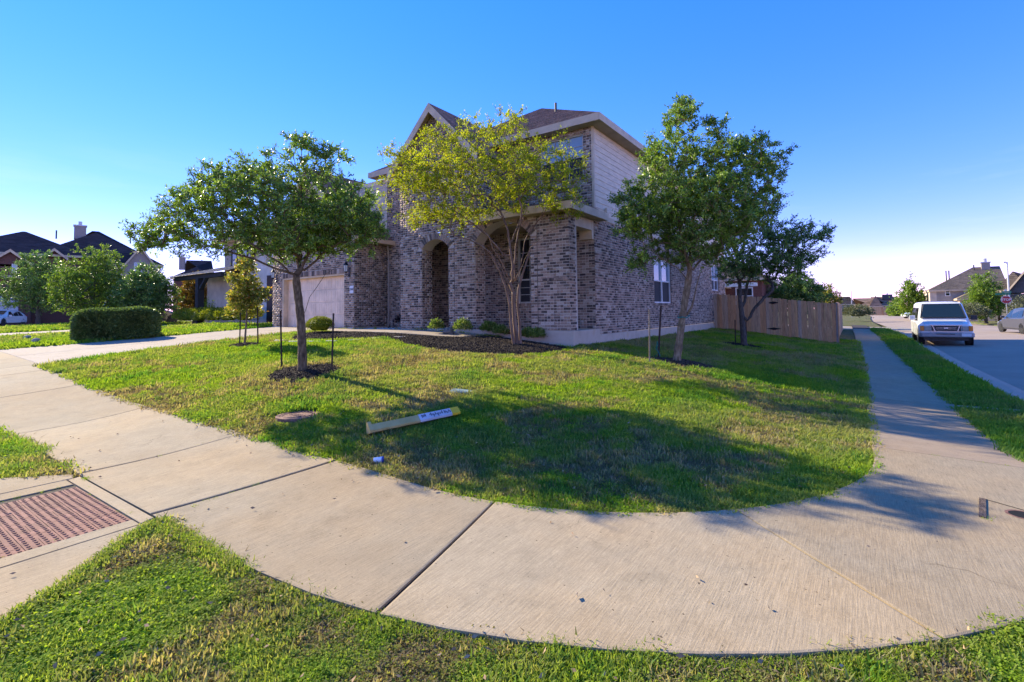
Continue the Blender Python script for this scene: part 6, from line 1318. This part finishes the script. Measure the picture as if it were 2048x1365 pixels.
# the suv looks away from the corner: its front lies farther down the street
w1 = car('white_car', 'white car crossing at the far intersection', 'white_paint', 4.4, 1.8, 1.45); p = at(1806, 640, 82); w1.location = (p.x, p.y, g(p.x, p.y)); w1.rotation_euler = (0, 0, R(-70))
w2_ = car('white_car', 'white car cut by the left picture edge on the curving street', 'white_paint', 4.5, 1.8, 1.5); p = at(-30, 655, 43); w2_.location = (p.x, p.y, g(p.x, p.y)+.03); w2_.rotation_euler = (0, 0, R(55))
w3 = car('dark_car', 'dark car parked behind the oaks by the neighbour drive', 'dark_paint', 4.6, 1.85, 1.7); p = at(352, 633, 36); w3.location = (p.x, p.y, g(p.x, p.y)); w3.rotation_euler = (0, 0, R(190))

# ================================================================== signs and lamp posts
paint('galvanised', (.45, .45, .46), .4, .6); paint('sign_red', (.36, .012, .022), .4); paint('sign_white', (.75, .73, .74), .4); paint('sign_green', (.0, .16, .09), .4); paint('pole_white', (.62, .60, .60), .4)
sp = at(2015, 640, 48); sp.z = g(sp.x, sp.y); ss = tag(empty('stop_sign', sp, math.atan2(-sp.x, sp.y)+R(8)), 'red octagonal stop sign on a thin post with green street plates', 'stop sign')
m = MB(); m.tube([(0, .03, 0), (0, .03, 3.1)], .03, 6); m.build('post', 'galvanised', ss); z0 = 2.42
oc = lambda r, y: [(r*math.cos(R(22.5+45*k)), y, z0+r*math.sin(R(22.5+45*k))) for k in range(8)]
m = MB(); P0, P1 = oc(.405, 0), oc(.405, .006); m.f = []; m.v = P0+P1; m.f = [tuple(range(8)), tuple(range(15, 7, -1))]+[(k, (k+1) % 8, (k+1) % 8+8, k+8) for k in range(8)]; m.m = [0]*10; pl = m.build('plate', 'sign_white', ss); m = MB(); m.face(oc(.375, -.004)); m.build('face', 'sign_red', pl)
lettering('lettering', 'STOP', .29, 'sign_white', pl, (0, -.009, z0), (R(90), 0, 0), .002)
m = MB(); m.box((-.75, .0, 2.90), (.35, .008, 3.08)); m.build('street_plate', 'sign_green', ss); m = MB(); m.box((.02, -.45, 3.09), (.028, .55, 3.27)); o = m.build('street_plate', 'sign_green', ss); o.rotation_euler = (0, 0, R(-50)); m = MB(); m.box((-.10, .02, 3.28), (.10, .06, 3.42)); m.build('cap', 'pole_white', ss)
lp = at(2021, 640, 50); lp.z = g(lp.x, lp.y); m = MB(); m.tube([(0, 0, 0), (0, 0, 6.3)], [.09, .07], 8); l0 = tag(empty('lamp_post', lp), 'tall pale lamp post just behind the stop sign', 'lamp post'); m.build('pole', 'pole_white', l0); m = MB(); m.tube([(0, 0, 6.25), (-.16, -.1, 6.3)], .03, 5); m.box((-.26, -.18, 6.22), (-.10, -.02, 6.34)); m.build('head', 'galvanised', l0)
lp = at(1705, 640, 95); lp.z = g(lp.x, lp.y); m = MB(); m.tube([(0, 0, 0), (0, 0, 5.2)], .07, 6); l1 = tag(empty('lamp_post', lp), 'distant thin lamp post above the fence end', 'lamp post'); m.build('pole', 'galvanised', l1)

# ================================================================== other houses
pmat('stucco_grey', (.30, .27, .245), 2, .9, .1, 30); pmat('tan_and_sunlit_wall', (.52, .44, .35), 2, .9, .1, 30); pmat('stucco_pale', (.70, .62, .54), 2, .9, .1, 30); pmat('wall_red', [(.3, (.11, .05, .04)), (.7, (.20, .095, .075))], 14, .95, .4, 60, stretch=(1, 1, 3)); pmat('wall_dark', (.10, .09, .09), 5, .9); pmat('wall_greybrick', [(.3, (.24, .20, .17)), (.7, (.46, .39, .33))], 12, .95, .4, 60, stretch=(1, 1, 3)); pmat('metal_roof', (.33, .32, .31), 4, .4, metallic=.4); pmat('door_dark', (.03, .015, .013), 4, .5); pmat('post_dark', (.025, .03, .032), 5, .7); pmat('porch_ochre', (.52, .36, .12), 4, .7); pmat('white_door', (.55, .54, .54), 3, .5)
class Bld:
    def __init__(s, name, label, loc, rz): s.o = tag(empty(name, loc, rz), label, 'house')
    def wall(s, x0, x1, y0, y1, z0, z1, mat): m = MB(); m.box((x0, y0, z0), (x1, y1, z1)); return m.build('wall', mat, s.o)
    def hip(s, x0, x1, y0, y1, z, h, mat, ov=.45, ridge='x', gable0=False, gable1=False, fascia='trim_tan', course=.30):
        x0 -= ov; x1 += ov; y0 -= ov; y1 += ov; m = MB(); 
        if ridge == 'x': r = (y1-y0)/2; a, b = (x0+(0 if gable0 else r), (y0+y1)/2, z+h), (x1-(0 if gable1 else r), (y0+y1)/2, z+h)
        else: r = (x1-x0)/2; a, b = ((x0+x1)/2, y0+(0 if gable0 else r), z+h), ((x0+x1)/2, y1-(0 if gable1 else r), z+h)
        c = [(x0, y0, z), (x1, y0, z), (x1, y1, z), (x0, y1, z)]; S = []
        Q = [(c[0], c[1], b, a), (c[1], c[2], b, b), (c[2], c[3], a, b), (c[3], c[0], a, a)] if ridge == 'x' else [(c[0], c[1], a, a), (c[1], c[2], b, a), (c[2], c[3], b, b), (c[3], c[0], a, b)]
        for q in Q:
            m.face(q if q[2] != q[3] else q[:3])
            n = np.cross(np.array(q[1])-np.array(q[0]), np.array(q[3])-np.array(q[0]))
            if abs(n[2]) > 1e-6: shingles(S, *q, course, .8)
        ro = m.build('roof', mat, s.o); sm_ = link('shingles', shingle_mesh('shingles', S, mat), ro); sm_['kind'] = 'stuff'
        f = MB(); t = .22
        for k in range(4):
            p, q = c[k], c[(k+1) % 4]; f.face([(p[0], p[1], p[2]-t), (q[0], q[1], q[2]-t), q, p])
        f.face([(p[0], p[1], z-t) for p in reversed(c)]); f.build('fascia', fascia, ro); return ro
    def gable(s, x0, x1, y, depth, z, h, mat, wall, ov=.35, fascia='trim_tan'):       # gable facing -y, ridge runs back
        xc = (x0+x1)/2; X0, X1 = x0-ov, x1+ov; zz = z-ov*h/((x1-x0)/2); m = MB(); S = []
        for a, b in (((X0, y-ov, zz), (X0, y+depth, zz)), ((X1, y-ov, zz), (X1, y+depth, zz))):
            r0, r1 = (xc, y-ov, z+h), (xc, y+depth, z+h); m.face([a, b, r1, r0]); shingles(S, a, b, r1, r0, .3, .8)
        ro = m.build('roof', mat, s.o); sm_ = link('shingles', shingle_mesh('shingles', S, mat), ro); sm_['kind'] = 'stuff'
        w = MB(); w.face([(x0, y, z), (x1, y, z), (xc, y, z+h)]); w.build('gable_wall', wall, s.o)
        for sx in (X0, X1):
            f = MB(); f.hexa([(sx, y-ov-.03, zz-.28), (xc, y-ov-.03, z+h-.28), (xc, y-ov, z+h-.28), (sx, y-ov, zz-.28), (sx, y-ov-.03, zz), (xc, y-ov-.03, z+h), (xc, y-ov, z+h), (sx, y-ov, zz)]); f.build('rake', fascia, ro)
    def win(s, x0, x1, z0, z1, y, face='y-', frame='white_frame', glass='glass', shutter=None):
        w = empty('window'); w.parent = s.o; sg = -1 if '-' in face else 1; m = MB(); p = MB(); t = .08
        def bx(M_, a, b, c, d, o0, o1):
            if face[0] == 'y': M_.box((a, min(y+sg*o0, y+sg*o1), c), (b, max(y+sg*o0, y+sg*o1), d))
            else: M_.box((min(y+sg*o0, y+sg*o1), a, c), (max(y+sg*o0, y+sg*o1), b, d))
        bx(m, x0, x0+t, z0, z1, .0, .06); bx(m, x1-t, x1, z0, z1, .0, .06); bx(m, x0+t, x1-t, z1-t, z1, .0, .058); bx(m, x0+t, x1-t, z0, z0+t, .0, .058); bx(m, x0+t, x1-t, (z0+z1)/2-.03, (z0+z1)/2+.03, .0, .05); m.build('frame', frame, w); bx(p, x0+t, x1-t, z0+t, z1-t, .0, .02); p.build('pane', glass, w); return w
    def door(s, x0, x1, z0, z1, y, mat, name='door', grid=None):
        m = MB(); m.box((x0, y-.05, z0), (x1, y, z1)); d = m.build(name, mat, s.o)
        if grid:
            nx_, nz_ = grid; dw, dh = (x1-x0)/nx_, (z1-z0)/nz_
            for i in range(nx_):
                for j in range(nz_): p = MB(); p.box((x0+i*dw+.08, y-.075, z0+j*dh+.08), (x0+(i+1)*dw-.08, y-.05, z0+(j+1)*dh-.08)); p.build('panel', mat, d)
        return d
    def chimney(s, x, y, z0, z1, mat='wall_dark', w=.9): m = MB(); m.box((x-w/2, y-w/2, z0), (x+w/2, y+w/2, z1)); c = m.build('chimney', mat, s.o); m = MB(); m.box((x-w/2-.08, y-w/2-.08, z1), (x+w/2+.08, y+w/2+.08, z1+.12)); m.tube([(x, y, z1+.1), (x, y, z1+.6)], .18, 8); m.build('cap', 'galvanised', c)
    def pipe(s, x, y, z0, z1): m = MB(); m.tube([(x, y, z0), (x, y, z1)], .07, 6); m.build('vent_pipe', 'vent_pipe', s.o)
# --- houses far off, turned towards the corner
def frame_at(px, z, turn=0):
    c = at(px, 640, z); c.z = g(c.x, c.y); th = math.atan((px-CX)/F_PX); hor = 624.0+(1024-px)*.0131
    X = lambda q, dy=0: (q-px)*(z+dy*math.cos(th))/F_PX*math.cos(th); Z = lambda q, dy=0: (hor-q)*(z+dy*math.cos(th))/F_PX+1.6-c.z
    return c, math.atan2(c.y, c.x)-R(90)+R(turn), X, Z
def far_house():
    c, rz, X, Z = frame_at(150, 52.0, 0); H = Bld('red_brick_house', 'large red brick house with dark hipped roof behind the oaks', c, rz)
    e1, e2 = Z(512, 1), Z(524, 3)
    H.wall(X(-90), X(160), 1, 11, -.5, e1, 'wall_red'); H.hip(X(-90), X(168), 1, 11, e1, Z(470, 6)-e1, 'shingle_dark', .5, 'x')
    H.wall(X(70), X(268), 3, 17, -.5, e2, 'wall_red'); H.hip(X(48), X(335), 2.5, 14.5, e2, Z(459, 8.5)-e2, 'shingle_dark', .5, 'x')
    H.wall(X(-60), X(66), -1.4, 2, -.5, Z(540), 'wall_red'); H.gable(X(-16), X(70), -1.4, 5, Z(536), Z(508)-Z(536), 'shingle_dark', 'wall_red')
    H.gable(X(86), X(124), .6, 3, Z(511), Z(498)-Z(511), 'shingle_dark', 'wall_red')
    H.wall(X(-60), X(66), -2.0, -1.38, Z(562), Z(557), 'trim_tan'); H.door(X(-45), X(44), Z(634), Z(590), -1.42, 'white_door', 'garage_door', (4, 2)); H.win(X(-5), X(8), Z(530), Z(514), .98); H.win(X(30), X(40), Z(552), Z(535), -1.41, glass='glass_sky')
    H.wall(X(222), X(345), -1.2, 8, -.5, Z(556), 'stucco_pale'); H.gable(X(222), X(345), -1.3, 9, Z(556), Z(487)-Z(556), 'shingle_dark', 'wall_greybrick'); H.wall(X(208), X(240), -2.2, -1.25, -.5, Z(548), 'wall_greybrick'); H.gable(X(176), X(242), -2.3, 3, Z(548), Z(508)-Z(548), 'shingle_dark', 'wall_greybrick'); H.win(X(270), X(288), Z(541), Z(522), -1.31, glass='glass_sky'); H.win(X(327), X(331), Z(552), Z(533), -1.25)
    H.chimney(X(155, 8), 8, Z(478, 8), Z(452, 8), 'wall_greybrick', 1.1); H.pipe(X(108, 6), 6, Z(480, 6), Z(463, 6)); H.pipe(X(52, 5), 5, Z(495, 5), Z(477, 5)); H.pipe(X(263, 9), 9, Z(480, 9), Z(463, 9))
far_house()
def dark_house():
    c, rz, X, Z = frame_at(380, 78.0, -10); H = Bld('dark_roofed_house', 'distant house showing only its dark roof past the amber tree', c, rz)
    H.wall(X(345), X(425), 0, 9, -.5, Z(556), 'wall_red'); H.hip(X(345), X(425), 0, 9, Z(556), Z(520, 4)-Z(556), 'shingle_dark', .4, 'x'); H.chimney(X(352, 4), 4, Z(540, 4), Z(516, 4), 'wall_greybrick', .8); H.pipe(X(392, 4), 4, Z(530, 4), Z(519, 4))
dark_house()
# --- next-door house: pale stone, timber porch, metal awning
def next_house():
    H = Bld('stone_house', 'pale stone neighbour house with dark porch post and metal porch roof', (0, 0, 1.05), 0); Y0 = 14.6
    H.wall(-34.6, -25.6, Y0+1.2, 26, -.4, 5.6, 'wall_greybrick'); H.hip(-34.6, -25.6, Y0+1.2, 26, 5.6, 3.0, 'shingle_dark', .6, 'y')
    H.wall(-28.9, -24.6, Y0, 22, -.4, 3.5, 'stucco_pale'); H.gable(-28.9, -24.6, Y0, 7, 3.5, 2.15, 'shingle_dark', 'stucco_pale', .3)
    H.wall(-38.2, -34.4, Y0+1.0, 24, -.4, 3.0, 'stucco_pale')
    d = H.door(-26.9, -26.1, 0, 2.75, Y0-.02, 'door_dark'); H.win(-33.6, -32.8, 3.55, 4.8, Y0+1.18, frame='bronze'); H.win(-32.3, -31.5, 3.55, 4.8, Y0+1.18, frame='bronze'); H.win(-30.1, -29.7, 3.9, 5.0, Y0+1.18, frame='bronze')
    # porch: dark post, beam, bracket, standing-seam roof
    m = MB(); m.box((-32.05, Y0-1.6, -.2), (-31.7, Y0-1.25, 2.75)); m.build('post', 'post_dark', H.o); m = MB(); m.box((-35.0, Y0-1.6, 2.75), (-28.9, Y0-1.3, 3.0)); m.build('beam', 'post_dark', H.o)
    m = MB(); m.hexa([(-31.7, Y0-1.55, 2.2), (-31.6, Y0-1.55, 2.1), (-31.6, Y0-1.35, 2.1), (-31.7, Y0-1.35, 2.2), (-31.0, Y0-1.55, 2.76), (-30.85, Y0-1.55, 2.76), (-30.85, Y0-1.35, 2.76), (-31.0, Y0-1.35, 2.76)]); m.build('bracket', 'post_dark', H.o)
    m = MB(); m.face([(-35.2, Y0-1.85, 2.98), (-28.9, Y0-1.85, 2.98), (-28.9, Y0+1.2, 3.75), (-35.2, Y0+1.2, 3.75)]); rf = m.build('porch_roof', 'metal_roof', H.o)
    for k in range(16): x = -35.2+k*.42; m = MB(); m.hexa([(x, Y0-1.85, 2.985), (x+.03, Y0-1.85, 2.985), (x+.03, Y0+1.2, 3.755), (x, Y0+1.2, 3.755), (x, Y0-1.85, 3.03), (x+.03, Y0-1.85, 3.03), (x+.03, Y0+1.2, 3.80), (x, Y0+1.2, 3.80)]); m.build('seam', 'metal_roof', rf)
    m = MB(); P = [(-31.3, Y0+.0, .7), (-29.9, Y0+.0, .7)]+[(-30.6+.7*math.cos(R(a)), Y0+.0, 1.6+.6*math.sin(R(a))) for a in range(0, 181, 20)]; m.face(P); o = m.build('arched_window', 'glass', H.o); H.wall(-34.4, -29.0, Y0+.06, Y0+1.2, -.4, 3.0, 'stucco_pale')
    m = MB(); P = []; 
    for a in range(0, 180, 20): 
        f = lambda r, t: (-30.6+r*math.cos(R(t)), Y0-.02, 1.6+r*.86*math.sin(R(t))); m.face([f(.7, a), f(.84, a), f(.84, a+20), f(.7, a+20)])
    m.build('arch_trim', 'trim_tan', H.o); m = MB(); m.hexa([(-26.95, Y0-.32, 3.3), (-26.7, Y0-.32, 3.3), (-26.7, Y0-.28, 3.3), (-26.95, Y0-.28, 3.3), (-25.0, Y0-.32, 4.9), (-24.75, Y0-.32, 4.9), (-24.75, Y0-.28, 4.9), (-25.0, Y0-.28, 4.9)]); m.build('rake_trim', 'trim_tan', H.o)
next_house()
# --- house behind the fence
def back_house():
    H = Bld('red_house', 'low red brick house with tan porch behind the fence', (-9.0, 40, .3), R(2)); H.wall(-9, 3.4, 0, 12, -.4, 3.6, 'wall_red'); H.hip(-9, 3.4, 0, 12, 3.6, 3.2, 'shingle_tan', .5, 'x'); H.wall(-2.2, .9, -2.5, 0, -.4, 3.0, 'porch_ochre'); H.hip(-2.4, 1.1, -2.6, .2, 3.05, .9, 'shingle_tan', .2, 'x'); H.win(1.6, 2.8, 1.6, 2.9, -.01)  # porch block in one even ochre colour
    m = MB(); m.box((-2.5, -2.9, 2.85), (3.4, -2.6, 3.1)); m.build('gutter', 'white_frame', H.o)
back_house()
# --- houses down the side street
def street_house():
    c, rz, X, Z = frame_at(1930, 64.0, 6); H = Bld('grey_house', 'two storey grey house with brown hipped roof and chimney beyond the van', c, rz)
    H.wall(X(1874), X(2012), 0, 9, -.5, Z(579), 'stucco_grey'); H.hip(X(1864), X(2012), 0, 9.5, Z(579), Z(536, 5)-Z(579), 'shingle_tan', .3, 'x', gable1=True); H.wall(X(1860), X(1874), -.0, 8.8, -.5, Z(580), 'tan_and_sunlit_wall'); H.win(X(1892), X(1903), Z(592), Z(579), -.01, glass='glass'); H.win(X(1931), X(1938), Z(590), Z(580), -.01)  # lighter strip at the left end: sunlight on the side wall put into its colour
    H.wall(X(1915), X(1985), -3.2, 0, -.5, Z(598), 'tan_and_sunlit_wall'); H.hip(X(1915), X(1985), -3.4, .2, Z(598), Z(580)-Z(598), 'shingle_tan', .3, 'x'); H.chimney(X(1986, 4), 4.5, Z(550, 4), Z(528, 4), 'wall_greybrick', .85); H.pipe(X(1962, 4), 4, Z(545, 4), Z(531, 4)); H.pipe(X(1903, 3), 3, Z(562, 3), Z(540, 3)); H.pipe(X(1909, 3), 3, Z(560, 3), Z(540, 3))
    c, rz, X, Z = frame_at(2035, 55.0, -6); K = Bld('gabled_house', 'brown roofed house with dark gable cut by the right picture edge', c, rz)
    K.wall(X(2018), X(2110), 0, 9, -.5, Z(588), 'wall_dark'); K.gable(X(2014), X(2110), -.1, 12, Z(586), Z(536)-Z(586), 'shingle_tan', 'wall_dark', .3); K.wall(X(2000), X(2020), 1, 6, -.5, Z(592), 'stucco_grey'); K.hip(X(2000), X(2052), 1, 12, Z(580), Z(545, 5)-Z(580), 'shingle_tan', .4, 'y'); K.win(X(2026), X(2034), Z(625), Z(604), -.01, glass='glass_sky')
street_house()
def distant():
    c, rz, X, Z = frame_at(1760, 128.0); H = Bld('tan_house', 'distant tan house with brown hipped roofs at the end of the street', c, rz)
    H.wall(X(1717), X(1745), 0, 9, -1, Z(613), 'tan_and_sunlit_wall'); H.hip(X(1715), X(1748), -.2, 9, Z(613), Z(596, 4)-Z(613), 'shingle_brown', .4, 'x'); H.wall(X(1744), X(1762), -2.5, 9, -1, Z(613), 'tan_and_sunlit_wall'); H.hip(X(1744), X(1763), -2.6, 9, Z(613), Z(592, 3)-Z(613), 'shingle_brown', .4, 'y'); H.wall(X(1763), X(1778), 1, 9, -1, Z(612), 'wall_dark'); H.hip(X(1760), X(1780), 1, 9, Z(611), Z(594, 4)-Z(611), 'shingle_brown', .3, 'x'); H.chimney(X(1777), 4, Z(600), Z(590), 'wall_dark', 2.2); H.wall(X(1778), X(1805), 3, 10, -1, Z(612), 'stucco_grey'); H.hip(X(1776), X(1806), 3, 10, Z(612), Z(597, 6)-Z(612), 'shingle_brown', .4, 'x'); H.win(X(1765), X(1769), Z(619), Z(612), .99); H.win(X(1771), X(1775), Z(619), Z(612), .99)
    F2 = tag(empty('board_fence', at(1760, 640, 118)), 'distant brown board fence before the tan house', 'fence'); F2.location.z = g(F2.location.x, F2.location.y); F2.rotation_euler = (0, 0, rz); m = MB(); m.box((-.19, -.02, 0), (.19, .02, 2.1)); me = m.mesh('board', 'cedar')
    for k in range(22): o = link('board', me, F2, (-1.4+k*.4, 0, -.1))
    c, rz, X, Z = frame_at(1690, 150.0); K = Bld('low_house', 'dark roofed low house beyond the fence corner', c, rz); K.wall(X(1668), X(1708), 0, 9, -1, Z(609), 'stucco_grey'); K.hip(X(1666), X(1712), 0, 9, Z(609), 2.4, 'shingle_dark', .4, 'x')
distant()
